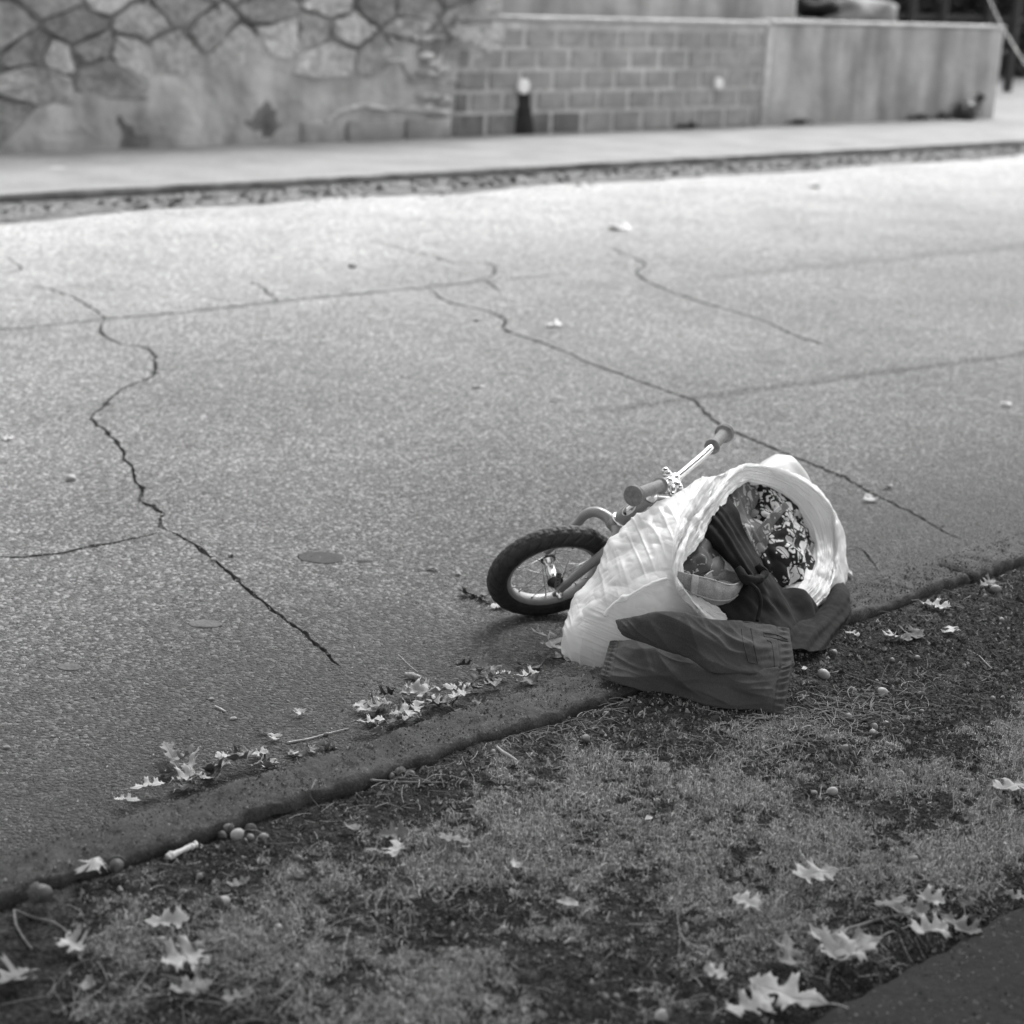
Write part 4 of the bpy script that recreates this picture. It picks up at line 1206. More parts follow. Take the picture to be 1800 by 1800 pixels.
def print_mat(name, lo, hi, scale, line=.05, dots=True, seed=0.0, fill=.45):
    """flat printed fabric: black outlined blobs, slashes and dots"""
    m = bpy.data.materials.new(name); m.use_nodes = True
    N, L, B = nodes(m)
    g = N.new('ShaderNodeNewGeometry'); mp = N.new('ShaderNodeMapping')
    mp.inputs['Location'].default_value = (seed, seed * 2, 0); mp.inputs['Scale'].default_value = (scale, scale * .8, scale)
    L.new(g.outputs['Position'], mp.inputs[0])
    wn = N.new('ShaderNodeTexNoise'); wn.inputs['Scale'].default_value = 1.1; L.new(mp.outputs[0], wn.inputs['Vector'])
    av = N.new('ShaderNodeVectorMath'); av.operation = 'MULTIPLY_ADD'; av.inputs[1].default_value = (.9,) * 3
    L.new(wn.outputs['Color'], av.inputs[0]); L.new(mp.outputs[0], av.inputs[2])
    def vor(feat, sc_, src):
        v = N.new('ShaderNodeTexVoronoi'); v.feature = feat; v.inputs['Scale'].default_value = sc_; L.new(src, v.inputs['Vector']); return v
    def ma(op, a, b):
        n = N.new('ShaderNodeMath'); n.operation = op
        for k, v in ((0, a), (1, b)):
            if isinstance(v, (int, float)): n.inputs[k].default_value = v
            else: L.new(v, n.inputs[k])
        return n.outputs[0]
    def layer(src, sc_, rad, keep, tone_lo, st=None):
        if st:
            mm = N.new('ShaderNodeMapping'); mm.inputs['Scale'].default_value = st; mm.inputs['Rotation'].default_value = (.4, .6, .9)
            L.new(src, mm.inputs[0]); src = mm.outputs[0]
        c = vor('F1', sc_, src)
        sp_ = N.new('ShaderNodeSeparateColor'); L.new(c.outputs['Color'], sp_.inputs[0])
        on = ma('GREATER_THAN', sp_.outputs[0], 1 - keep)
        r_ = ma('MULTIPLY', ma('ADD', .6, ma('MULTIPLY', sp_.outputs[2], .4)), rad)
        shp = ma('LESS_THAN', c.outputs['Distance'], r_)
        core = ma('LESS_THAN', c.outputs['Distance'], ma('MULTIPLY', r_, .38))
        ring = ma('GREATER_THAN', sp_.outputs[1], .62)
        shp = ma('MULTIPLY', shp, ma('SUBTRACT', 1.0, ma('MULTIPLY', core, ring)))
        return ma('MULTIPLY', ma('MULTIPLY', shp, on), ma('ADD', tone_lo, ma('MULTIPLY', sp_.outputs[1], 1 - tone_lo)))
    big = layer(av.outputs[0], 1.0, .58, fill, .35)
    sla = layer(av.outputs[0], 1.3, .60, .5, .5, (.55, 2.4, 1.2))
    dts = layer(mp.outputs[0], 3.0, .34, .6 if dots else .2, .7)
    out1 = vor('DISTANCE_TO_EDGE', 1.35, av.outputs[0])
    gap = ma('GREATER_THAN', out1.outputs['Distance'], line)
    t = ma('MAXIMUM', ma('MULTIPLY', ma('MAXIMUM', big, sla), gap), dts)
    fin = ma('ADD', lo, ma('MULTIPLY', t, hi - lo))
    L.new(fin, B.inputs['Base Color'])
    B.inputs['Roughness'].default_value = .85; B.inputs['Specular IOR Level'].default_value = .2
    return m
m_print1 = print_mat('comic_print', .016, .72, 27, .055, True, 1.0, .80)
m_print2 = print_mat('pale_print', .12, .46, 24, .06, False, 4.0, .6)
def doodle_mat():
    m = bpy.data.materials.new('doodle_print'); m.use_nodes = True
    N, L, B = nodes(m)
    g = N.new('ShaderNodeNewGeometry')
    w_ = N.new('ShaderNodeTexNoise'); w_.inputs['Scale'].default_value = 26; L.new(g.outputs['Position'], w_.inputs['Vector'])
    av = N.new('ShaderNodeVectorMath'); av.operation = 'MULTIPLY_ADD'; av.inputs[1].default_value = (.03,) * 3
    L.new(w_.outputs['Color'], av.inputs[0]); L.new(g.outputs['Position'], av.inputs[2])
    v = N.new('ShaderNodeTexVoronoi'); v.feature = 'DISTANCE_TO_EDGE'; v.inputs['Scale'].default_value = 42; L.new(av.outputs[0], v.inputs['Vector'])
    v2 = N.new('ShaderNodeTexNoise'); v2.inputs['Scale'].default_value = 40; L.new(g.outputs['Position'], v2.inputs['Vector'])
    lt = N.new('ShaderNodeMath'); lt.operation = 'LESS_THAN'; lt.inputs[1].default_value = .035; L.new(v.outputs['Distance'], lt.inputs[0])
    gt = N.new('ShaderNodeMath'); gt.operation = 'GREATER_THAN'; gt.inputs[1].default_value = .52; L.new(v2.outputs[0], gt.inputs[0])
    mu = N.new('ShaderNodeMath'); mu.operation = 'MULTIPLY'; L.new(lt.outputs[0], mu.inputs[0]); L.new(gt.outputs[0], mu.inputs[1])
    r = N.new('ShaderNodeMapRange'); r.inputs[3].default_value = .085; r.inputs[4].default_value = .42; L.new(mu.outputs[0], r.inputs[0])
    L.new(r.outputs[0], B.inputs['Base Color']); B.inputs['Roughness'].default_value = .9
    return m
m_doodle = doodle_mat()

def folds(S, dx, dy, across, along, seed, k=1.0):
    """smooth fold field running in photo direction (dx,dy)"""
    a = S @ ex; b = S @ ey
    n_ = math.hypot(dx, dy); dx, dy = dx / n_, dy / n_
    p = (a * dx + b * dy) / along; q = (-a * dy + b * dx) / across
    wv = noise(np.stack([p * 1.1, q * .15, p * 0], -1), seed + 5)
    return noise(np.stack([p, q + wv * .8, p * 0], -1), seed) * k
def sheet(name, rows, nu, nv, m, parent, dfun=None, thick=.003):
    C_ = np.array([[py_(*q) for q in r] for r in rows])
    S = surf(C_, nu, nv)
    Nn = normals(S)
    vw = np.array([0, 0, CAM_H]) - S
    if (Nn * vw).sum() < 0:
        S = S[:, ::-1]; Nn = normals(S)
    if dfun is not None:
        S = S + Nn * dfun(S)[..., None]
    return cloth(name, S, m, thick, parent)

# ---- comic print shirt, the big patch at the right of the mouth
sh1 = empty('printed_shirt', (3.0, 2.45, .12)); tag(sh1, 'dark shirt with busy pale comic print, at the right inside the bag', 'shirt')
rows = [
    [(1318, 842, 2.52), (1345, 842, 2.50), (1375, 850, 2.49), (1400, 862, 2.48), (1420, 880, 2.47)],
    [(1318, 885, 2.47), (1345, 885, 2.445), (1378, 890, 2.44), (1408, 905, 2.44), (1432, 920, 2.44)],
    [(1312, 930, 2.435), (1342, 930, 2.405), (1380, 932, 2.39), (1415, 942, 2.395), (1446, 955, 2.42)],
    [(1318, 975, 2.40), (1345, 975, 2.365), (1385, 978, 2.345), (1420, 985, 2.36), (1452, 995, 2.39)],
    [(1335, 1015, 2.37), (1362, 1018, 2.330), (1392, 1018, 2.32), (1424, 1018, 2.325), (1450, 1022, 2.36)],
    [(1350, 1048, 2.36), (1372, 1048, 2.335), (1396, 1048, 2.32), (1420, 1046, 2.32), (1444, 1046, 2.35)],
]
sheet('shirt_front', rows, 120, 110, m_print1, sh1, lambda S: (np.abs(noise(S * 15, 8)) - .25) * .022 + folds(S, .3, 1, .030, .16, 3, .010) + folds(S, 1, .7, .022, .1, 9, .005) + fbm(S * 30, 2, 3) * .003)
rows = [
    [(1352, 872, 2.425), (1370, 880, 2.418), (1385, 892, 2.420)],
    [(1345, 900, 2.405), (1366, 905, 2.395), (1384, 912, 2.400)],
    [(1338, 930, 2.390), (1362, 938, 2.375), (1382, 942, 2.385)],
    [(1345, 965, 2.375), (1360, 968, 2.362), (1376, 968, 2.370)],
]
# ---- paler printed garment with finger-like pleats, upper left of the mouth
sh2 = empty('pleated_shirt', (2.9, 2.45, .2)); tag(sh2, 'pale grey printed shirt bunched in pleats, upper left inside the bag', 'shirt')
rows = [
    [(1262, 868, 2.455), (1285, 850, 2.470), (1312, 845, 2.480), (1335, 850, 2.490)],
    [(1270, 890, 2.430), (1292, 876, 2.425), (1315, 872, 2.450), (1340, 872, 2.470)],
    [(1282, 912, 2.405), (1300, 905, 2.392), (1318, 905, 2.430), (1342, 900, 2.450)],
    [(1298, 938, 2.385), (1314, 930, 2.365), (1330, 926, 2.385), (1352, 918, 2.420)],
    [(1312, 962, 2.370), (1322, 955, 2.355), (1336, 948, 2.360), (1356, 938, 2.395)],
    [(1326, 985, 2.365), (1332, 980, 2.355), (1340, 970, 2.360), (1352, 958, 2.380)],
]
sheet('shirt_bunch', rows, 110, 90, m_print2, sh2, lambda S: folds(S, .45, 1, .016, .14, 13, .012) + fbm(S * 40, 2, 5) * .003)
strap_rows = [[(1342, 905, 2.385), (1352, 893, 2.385)], [(1352, 915, 2.378), (1364, 903, 2.380)], [(1332, 940, 2.365), (1345, 930, 2.366)], [(1316, 962, 2.352), (1330, 952, 2.354)]]
rows = [[(1380, 882, 2.405), (1388, 890, 2.402)], [(1360, 898, 2.388), (1372, 908, 2.385)], [(1338, 924, 2.370), (1352, 934, 2.368)], [(1326, 946, 2.358), (1338, 954, 2.356)]]
sheet('sleeve_hem', rows, 40, 14, m_print2, sh2, lambda S: noise(S * 50, 3) * .002)

# ---- dark doodle shorts, left
sh3 = empty('doodle_shorts', (2.75, 2.35, .2)); tag(sh3, 'grey cloth with thin white doodles, at the left inside the bag', 'clothing')
rows = [
    [(1200, 948, 2.385), (1222, 940, 2.370), (1246, 938, 2.365), (1268, 948, 2.370)],
    [(1195, 970, 2.350), (1220, 962, 2.325), (1246, 960, 2.318), (1272, 970, 2.335)],
    [(1190, 992, 2.325), (1216, 986, 2.300), (1242, 984, 2.292), (1268, 992, 2.312)],
    [(1192, 1012, 2.310), (1216, 1010, 2.295), (1240, 1008, 2.290), (1264, 1010, 2.310)],
    [(1196, 1032, 2.320), (1216, 1032, 2.310), (1240, 1030, 2.310), (1262, 1030, 2.325)],
]
sheet('cloth_front', rows, 80, 70, m_doodle, sh3, lambda S: folds(S, .5, 1, .022, .12, 5, .011) + (np.abs(noise(S * 22, 3)) - .25) * .012 + fbm(S * 40, 2, 7) * .002)
rows = [[(1248, 985, 2.300), (1262, 978, 2.302), (1274, 988, 2.31)], [(1238, 1000, 2.290), (1258, 996, 2.288), (1274, 1002, 2.295)], [(1228, 1016, 2.290), (1254, 1012, 2.288), (1276, 1014, 2.295)]]
sheet('pocket_lining', rows, 30, 30, fabric('grey_lining', .20), sh3, lambda S: folds(S, -.4, 1, .012, .08, 8, .004))

# ---- pale denim shorts: an open waistband loop
dn = empty('denim_shorts', (2.75, 2.30, .2)); tag(dn, 'pale denim shorts, waistband showing open at the lower left of the bag mouth', 'shorts')
rows = [
    [(1186, 1002, 2.270), (1215, 1010, 2.252), (1248, 1017, 2.244), (1282, 1027, 2.242), (1302, 1022, 2.252), (1310, 1012, 2.268)],
    [(1192, 1018, 2.262), (1220, 1026, 2.243), (1250, 1034, 2.235), (1280, 1041, 2.234), (1301, 1034, 2.246), (1309, 1020, 2.264)],
    [(1200, 1036, 2.262), (1228, 1046, 2.244), (1256, 1054, 2.236), (1280, 1054, 2.238), (1298, 1044, 2.250), (1307, 1028, 2.266)],
    [(1208, 1048, 2.268), (1236, 1058, 2.252), (1260, 1064, 2.246), (1280, 1061, 2.250), (1296, 1052, 2.260), (1305, 1034, 2.272)],
]
dS = lambda S: folds(S, .1, 1, .012, .07, 15, .0035) + noise(S * 60, 4) * .001
wb = sheet('waistband', rows, 44, 130, m_denim, dn, dS, .004)
rows = [
    [(1238, 1012, 2.275), (1250, 1003, 2.288), (1272, 1001, 2.296), (1290, 1005, 2.292), (1306, 1010, 2.275)],
    [(1240, 1018, 2.272), (1252, 1011, 2.284), (1272, 1010, 2.290), (1290, 1016, 2.286), (1306, 1018, 2.272)],
    [(1244, 1024, 2.275), (1254, 1020, 2.286), (1272, 1020, 2.292), (1290, 1026, 2.286), (1304, 1026, 2.275)],
]
sheet('waistband_back', rows, 24, 70, m_denim, dn, dS, .004)
def stitch(pxs, m, par, nm='seam', r=.0011, y=None, yo=0):
    P = []
    for x, y_, w_ in pxs: P.append(py_(x, y_, w_))
    P = cr(np.array(P), np.linspace(0, len(P) - 1, 60))
    return obj(nm, *tube(P, r, 6), m, par)
stitch([(1187, 1003, 2.266), (1215, 1011, 2.248), (1248, 1018, 2.240), (1282, 1028, 2.238), (1302, 1023, 2.249), (1309, 1013, 2.265)], m_denim_seam, dn, 'waist_seam', .0016)
stitch([(1200, 1037, 2.258), (1228, 1047, 2.240), (1256, 1055, 2.232), (1280, 1055, 2.234), (1298, 1045, 2.247), (1306, 1029, 2.263)], m_denim_seam, dn, 'lower_seam', .0013)
stitch([(1240, 1012, 2.271), (1251, 1004, 2.284), (1272, 1002, 2.292), (1290, 1006, 2.288), (1305, 1011, 2.272)], m_denim_seam, dn, 'back_seam', .0014)
for cx_ in (1222,):
    rws = [[(cx_ - 4, 1009, 2.243), (cx_ + 7, 1012, 2.240)], [(cx_ - 6, 1026, 2.235), (cx_ + 5, 1029, 2.232)], [(cx_ - 7, 1044, 2.237), (cx_ + 3, 1047, 2.234)]]
    sheet('belt_loop', rws, 14, 8, m_denim_seam, dn, None, .002)

# ---- long dark garment winding out of the mouth, knotted, then spreading over the rim
dg = empty('dark_garment', (2.8, 2.25, .1)); tag(dg, 'twisted dark cotton garment spilling out of the bag over the kerb', 'clothing')
rows = [
    [(1262, 872, 2.43), (1268, 868, 2.425), (1275, 866, 2.425), (1282, 868, 2.43)],
    [(1240, 915, 2.385), (1258, 905, 2.36), (1276, 898, 2.355), (1292, 898, 2.38)],
    [(1228, 945, 2.355), (1252, 942, 2.325), (1280, 934, 2.318), (1304, 926, 2.35)],
    [(1250, 968, 2.33), (1272, 968, 2.300), (1298, 962, 2.295), (1320, 955, 2.335)],
    [(1282, 992, 2.30), (1298, 990, 2.272), (1316, 986, 2.268), (1336, 980, 2.31)],
    [(1301, 1008, 2.272), (1312, 1006, 2.252), (1326, 1002, 2.252), (1346, 998, 2.29)],
    [(1296, 1028, 2.262), (1318, 1026, 2.236), (1342, 1022, 2.238), (1366, 1020, 2.275)],
    [(1272, 1050, 2.262), (1312, 1052, 2.226), (1358, 1046, 2.225), (1400, 1036, 2.262)],
    [(1258, 1068, 2.255), (1308, 1078, 2.212), (1370, 1070, 2.208), (1436, 1056, 2.245)],
    [(1280, 1092, 2.225), (1325, 1104, 2.190), (1388, 1096, 2.185), (1452, 1076, 2.228)],
    [(1310, 1110, 2.190), (1345, 1125, 2.160), (1395, 1122, 2.155), (1455, 1102, 2.185)],
]
def dgf(S):
    n_ = S.shape[0]
    u = np.linspace(0, 10, n_)[:, None]
    strand_ = np.clip((6.5 - u) / 1.5, 0, 1)
    return strand_ * (folds(S, .62, 1, .014, .24, 23, .010)) + (1 - strand_) * (folds(S, .25, 1, .035, .14, 29, .017) + folds(S, .8, 1, .02, .1, 35, .006)) + fbm(S * 40, 2, 2) * .0012
sheet('garment_body', rows, 260, 110, m_knit, dg, dgf)
# knot where the strand is twisted round itself
kn = [(1298, 1000, 2.262), (1310, 1016, 2.240), (1330, 1020, 2.232), (1344, 1008, 2.246), (1330, 994, 2.262)]
P = cr(np.array([py_(*q) for q in kn]), np.linspace(0, 4, 40))
v, f = tube(P, .010 + .003 * noise(P * 60, 4), 16); v = v + (noise(v * 70, 6) * .003)[:, None]
obj('twist', v, f, m_knit, dg)
# ridge fold with seam running down from the knot
P = cr(np.array([py_(*q) for q in [(1312, 1020, 2.236), (1330, 1036, 2.214), (1337, 1055, 2.200), (1335, 1075, 2.194), (1331, 1092, 2.186)]]), np.linspace(0, 4, 40))
obj('seam_ridge', *tube(P, .0042 + .001 * noise(P * 60, 2), 10), m_knit, dg)
# the end of it that falls over the kerb at the right, in long soft folds
rows = [
    [(1438, 1058, 2.262), (1452, 1040, 2.275), (1466, 1028, 2.290), (1478, 1026, 2.300), (1482, 1022, 2.315)],
    [(1424, 1075, 2.222), (1445, 1062, 2.225), (1466, 1048, 2.232), (1484, 1040, 2.245), (1492, 1036, 2.262)],
    [(1402, 1092, 2.180), (1430, 1085, 2.182), (1458, 1075, 2.188), (1482, 1064, 2.205), (1495, 1056, 2.225)],
    [(1388, 1108, 2.150), (1418, 1106, 2.145), (1450, 1098, 2.152), (1478, 1090, 2.170), (1492, 1082, 2.190)],
    [(1385, 1124, 2.128), (1415, 1126, 2.120), (1446, 1120, 2.128), (1470, 1112, 2.145), (1486, 1104, 2.165)],
    [(1388, 1138, 2.110), (1412, 1142, 2.098), (1440, 1144, 2.095), (1464, 1136, 2.115), (1482, 1128, 2.135)],
]
sheet('garment_end', rows, 130, 120, m_knit, dg, lambda S: folds(S, 1, -.75, .017, .22, 41, .012) + folds(S, .1, 1, .03, .12, 47, .004) + fbm(S * 35, 2, 2) * .0015)

# ---- dark shorts in front, lying across the kerb: two legs, waistband, pocket welts
ds = empty('dark_shorts', (2.5, 2.12, .07)); tag(ds, 'dark twill shorts with gathered waistband, lying over the kerb in front of the bag', 'shorts')
def leg(name, stations, nu, nc, dfun, hollow=True):
    """stations: lower edge (px,py,z), upper edge (px,py,z), puff; the surface goes up over the front and back underneath"""
    ringsL = []
    for lo, up, puff, under in stations:
        l = at(*lo); u = at(*up)
        vec = u - l
        vw = np.array([0, 0, CAM_H]) - (l + u) / 2; vw /= np.linalg.norm(vw)
        puff = puff * .54; ov = (vw * .55 + np.array([0, 0, .45])); ov -= vec * ov.dot(vec) / vec.dot(vec); ov /= np.linalg.norm(ov)
        r = [l, l + vec * .20 + ov * puff * .75, l + vec * .5 + ov * puff, l + vec * .8 + ov * puff * .75, u, u - vec * .25 - ov * under, u - vec * .5 - ov * under * 1.1, u - vec * .75 - ov * under]
        ringsL.append(r)
    C_ = np.array(ringsL)
    S = surf(C_, nu, nc, cv=True)
    Nn = normals(S, True)
    cen = S.mean(1, keepdims=True)
    if ((S - cen) * Nn).sum() < 0: Nn = -Nn
    d = dfun(S, np.linspace(0, 1, nu)[:, None], np.linspace(0, 8, nc, endpoint=False)[None])
    S = S + Nn * d[..., None]
    zf = gz(S[..., 0], S[..., 1]) + .004
    onk = (S[..., 1] > KY0 - .012)
    zf = np.where(onk & (S[..., 1] < KY1 + .01), .104, zf); zf = np.where(S[..., 1] >= KY1 + .01, .005, zf)
    S[..., 2] = np.maximum(S[..., 2], zf)
    S2 = S[::-1] - Nn[::-1] * .0022          # inner face, so that the leg is a real tube of cloth
    A = np.concatenate([S, S2[:]], 0)
    nuu = A.shape[0]
    F = [list(q) for q in grid_faces(nuu, nc, cv=True)]
    F += [[(nuu - 1) * nc + j, 0 + j, (j + 1) % nc, (nuu - 1) * nc + (j + 1) % nc] for j in range(nc)]
    return obj(name, A.reshape(-1, 3), F, m_shorts, ds), S
def sharpf(S, dx, dy, across, along, seed, k):
    f_ = folds(S, dx, dy, across, along, seed)
    return ((1 - np.abs(f_) * 2.2).clip(0, 1) ** 1.6 - .3) * k
def dlegA(S, u, v):
    front = np.clip(1 - np.abs(v - 2) / 2.4, 0, 1)
    g_ = np.sin(v * 14.5 + noise(np.stack([v * 2 + 0 * u, u * 3 + 0 * v, 0 * u * v], -1), 3) * 2) * .0030 * np.exp(-((u - .935) / .045) ** 2)
    g_ += np.sin(v * 17 + 1) * .0016 * np.exp(-((u - .04) / .035) ** 2) * (v < 5)
    seam_ = -.0022 * np.exp(-((u - .872) / .006) ** 2) - .0014 * np.exp(-((u - .085) / .005) ** 2)
    f = front * (folds(S, 1, .75, .055, .22, 61, .020) + sharpf(S, 1, .8, .055, .16, 62, .012) + sharpf(S, 1, -.5, .045, .14, 67, .009) + sharpf(S, .9, .2, .022, .10, 68, .004)) * np.clip((.95 - u) / .2, 0, 1) * np.clip(u / .12, 0, 1)
    pocket = .0
    return g_ + seam_ + f + fbm(S * 60, 2, 3) * .0008
stA = [
    ((1054, 1190, .118), (1073, 1127, .150), .012, .006),
    ((1078, 1199, .112), (1092, 1128, .155), .020, .008),
    ((1108, 1208, .104), (1120, 1129, .160), .028, .008),
    ((1162, 1224, .085), (1165, 1140, .160), .034, .008),
    ((1205, 1241, .076), (1205, 1155, .160), .032, .006),
    ((1250, 1253, .074), (1248, 1176, .150), .026, .006),
    ((1296, 1252, .074), (1292, 1180, .150), .030, .006),
    ((1330, 1254, .074), (1335, 1176, .150), .026, .006),
    ((1360, 1262, .074), (1376, 1170, .150), .018, .006),
    ((1376, 1265, .075), (1393, 1162, .150), .012, .006),
]
oA, SA = leg('lower_leg', stA, 200, 150, dlegA)
def dlegB(S, u, v):
    front = np.clip(1 - np.abs(v - 2) / 2.4, 0, 1)
    g_ = np.sin(v * 12 + 2) * .0016 * np.exp(-((u - .94) / .04) ** 2)
    seam_ = -.0018 * np.exp(-((u - .885) / .005) ** 2) - .0012 * np.exp(-((u - .05) / .006) ** 2)
    f = front * (folds(S, 1, .35, .045, .20, 71, .014) + sharpf(S, 1, .5, .05, .18, 72, .011) + sharpf(S, .3, 1, .04, .12, 77, .007) + sharpf(S, .8, .5, .02, .09, 78, .004)) * np.clip((.93 - u) / .2, 0, 1) * np.clip(u / .1, 0, 1)
    gath = np.sin((S @ ey) * 420 + 1.5 * noise(S * 20, 3)) * .0012 * np.exp(-((u - .80) / .05) ** 2) * front
    return g_ + seam_ + f + gath + fbm(S * 60, 2, 5) * .0008
stB = [
    ((1087, 1106, .205), (1083, 1090, .215), .006, .004),
    ((1098, 1118, .195), (1100, 1087, .225), .014, .008),
    ((1122, 1127, .185), (1132, 1080, .235), .022, .010),
    ((1165, 1141, .175), (1170, 1075, .245), .028, .010),
    ((1212, 1156, .165), (1205, 1078, .245), .028, .010),
    ((1250, 1180, .155), (1246, 1088, .235), .026, .010),
    ((1290, 1184, .150), (1292, 1090, .225), .026, .010),
    ((1335, 1183, .145), (1334, 1095, .205), .022, .010),
    ((1372, 1176, .140), (1366, 1101, .190), .014, .008),
    ((1397, 1170, .138), (1386, 1104, .180), .008, .006),
]
oB, SB = leg('upper_leg', stB, 200, 150, dlegB)
bvh2 = BVHTree.FromPolygons([tuple(v) for v in np.concatenate([SA.reshape(-1, 3), SB.reshape(-1, 3)])],
                            [tuple(int(i) for i in q) for q in np.concatenate([grid_faces(200, 150, cv=True), grid_faces(200, 150, cv=True) + 200 * 150])])
def on_shorts(pts, off=.0015, n=40):
    P = []
    pts = cr(np.array(pts, float), np.linspace(0, len(pts) - 1, n))
    for x, y in pts:
        d_ = Vector(ray(x, y)).normalized(); h = bvh2.ray_cast(Vector((0, 0, CAM_H)), d_)
        if h[0] is not None: P.append(np.array(h[0]) - np.array(d_) * off)
    return np.array(P)
def seam(pts, nm='seam', r=.0010, m=None, off=.0006):
    P = on_shorts(pts, off)
    if len(P) > 4:
        for _ in range(2): P[1:-1] = (P[:-2] + P[1:-1] * 2 + P[2:]) / 4
        return obj(nm, *tube(P, r, 6), m or m_shorts_seam, ds)
seam([(1303, 1105), (1307, 1130), (1315, 1163)], 'pocket_seam')
seam([(1320, 1104), (1325, 1132), (1332, 1167)], 'pocket_seam')
seam([(1315, 1164), (1332, 1167)], 'pocket_seam')
seam([(1342, 1112), (1362, 1115), (1384, 1124)], 'welt_seam', .0014)
seam([(1343, 1119), (1362, 1122), (1386, 1128)], 'welt_seam', .0014)
seam([(1342, 1112), (1343, 1119)], 'welt_seam', .0014)
seam([(1348, 1125), (1356, 1130), (1360, 1150), (1362, 1172)], 'waist_seam', .0008)
seam([(1385, 1106), (1394, 1140), (1396, 1165), (1391, 1200), (1383, 1236), (1377, 1262)], 'waist_edge', .0020)
seam([(1077, 1130), (1070, 1160), (1062, 1190)], 'hem_edge', .0012)
# back of the upper leg's hem, standing up behind it
rows = [[(1150, 1080, 2.262), (1165, 1070, 2.268), (1185, 1066, 2.272), (1205, 1067, 2.272), (1222, 1078, 2.268)],
        [(1150, 1090, 2.258), (1166, 1080, 2.262), (1185, 1076, 2.266), (1204, 1078, 2.266), (1220, 1086, 2.262)],
        [(1150, 1100, 2.254), (1168, 1094, 2.256), (1185, 1092, 2.258), (1202, 1092, 2.258), (1218, 1096, 2.256)]]
sheet('hem_back', rows, 20, 60, m_knit, ds, None, .003)
# ================================================================== VERGE: turf, soil crumbs, straw
m_grass = bpy.data.materials.new('short_turf'); m_grass.use_nodes = True
N, L, B = nodes(m_grass)
g = N.new('ShaderNodeNewGeometry')
r_ = N.new('ShaderNodeMapRange'); r_.inputs[3].default_value = .08; r_.inputs[4].default_value = .60
L.new(g.outputs['Random Per Island'], r_.inputs[0]); L.new(r_.outputs[0], B.inputs['Base Color'])
B.inputs['Roughness'].default_value = .6; B.inputs['Specular IOR Level'].default_value = .3
m_straw = bpy.data.materials.new('dry_straw'); m_straw.use_nodes = True
N, L, B = nodes(m_straw)
g = N.new('ShaderNodeNewGeometry')
r_ = N.new('ShaderNodeMapRange'); r_.inputs[3].default_value = .08; r_.inputs[4].default_value = .34
L.new(g.outputs['Random Per Island'], r_.inputs[0]); L.new(r_.outputs[0], B.inputs['Base Color'])
B.inputs['Roughness'].default_value = .6
m_crumb = bpy.data.materials.new('soil_crumbs'); m_crumb.use_nodes = True
N, L, B = nodes(m_crumb)
g = N.new('ShaderNodeNewGeometry')
r_ = N.new('ShaderNodeValToRGB'); L.new(g.outputs['Random Per Island'], r_.inputs[0])
r_.color_ramp.elements[0].color = (.02, .02, .02, 1); r_.color_ramp.elements[1].color = (.30, .30, .30, 1)
r_.color_ramp.elements[1].position = 1; e_ = r_.color_ramp.elements.new(.72); e_.color = (.07, .07, .07, 1)
L.new(r_.outputs[0], B.inputs['Base Color']); B.inputs['Roughness'].default_value = .9

rg = np.random.default_rng(77)
# place only where the turf grows: a wedge of verge that widens away from the viewer
def verge_pts(n, ymin=1.262, ymax=KY0 - .012, xmax=4.9):
    x = rg.uniform(.55, xmax, n); y = rg.uniform(ymin, ymax, n)
    lo = (y - 1.2) * .35 + .55 * 0 + (.62 + (y - 1.25) * .32)
    return x[x > lo - .1], y[x > lo - .1]
def turf_mask(x, y):
    p = np.stack([x, y, x * 0], -1)
    m = .5 + .8 * noise(p * 2.6, 31) + .55 * noise(p * 8, 33) + .55 * noise(p * 30, 35) + .4 * noise(p * 75, 36)
    m -= .45 * np.exp(-((y - KY0) / .11) ** 2)          # bare strip along the kerb
    m -= .75 * np.clip((x - 2.6) / .5, 0, 1) * np.clip((y - 1.60) / .15, 0, 1)   # bare worn soil to the right
    m -= .40 * np.exp(-((y - 1.27) / .07) ** 2)
    return m
def blades(x, y, z, h, wd, lean, rng, segs=2):
    n = len(x)
    a = rng.uniform(0, 2 * np.pi, n); b = rng.uniform(0, 2 * np.pi, n)
    dirx, diry = np.cos(a), np.sin(a)
    wx, wy = np.cos(b) * wd / 2, np.sin(b) * wd / 2
    base = np.stack([x, y, z], 1)
    side = np.stack([wx, wy, wx * 0], 1)
    l1 = lean * .4; mid = base + np.stack([dirx * h * l1 * .5, diry * h * l1 * .5, h * .55], 1)
    tip = base + np.stack([dirx * h * lean, diry * h * lean, h * (1 - .45 * lean)], 1)
    V = np.stack([base - side, base + side, mid + side * .8, mid - side * .8, tip], 1)
    k = np.arange(n)[:, None] * 5
    F4 = k + np.array([[0, 1, 2, 3]]); F3 = k + np.array([[3, 2, 4]])
    return V.reshape(-1, 3), F4, F3
def mixed_mesh(name, V, F4, F3, m):
    me = bpy.data.meshes.new(name)
    me.vertices.add(len(V)); me.vertices.foreach_set('co', V.astype(np.float32).ravel())
    lp = np.concatenate([F4.ravel(), F3.ravel()]).astype(np.int32)
    st = np.concatenate([np.arange(len(F4)) * 4, len(F4) * 4 + np.arange(len(F3)) * 3]).astype(np.int32)
    me.loops.add(len(lp)); me.loops.foreach_set('vertex_index', lp)
    me.polygons.add(len(st)); me.polygons.foreach_set('loop_start', st)
    me.update(calc_edges=True); me.materials.append(m)
    o = bpy.data.objects.new(name, me); return link(o)
x, y = verge_pts(900000)
mk = turf_mask(x, y)
keep = rg.uniform(0, 1, len(x)) < np.clip((mk - .40) * 2.4, .012, 1)
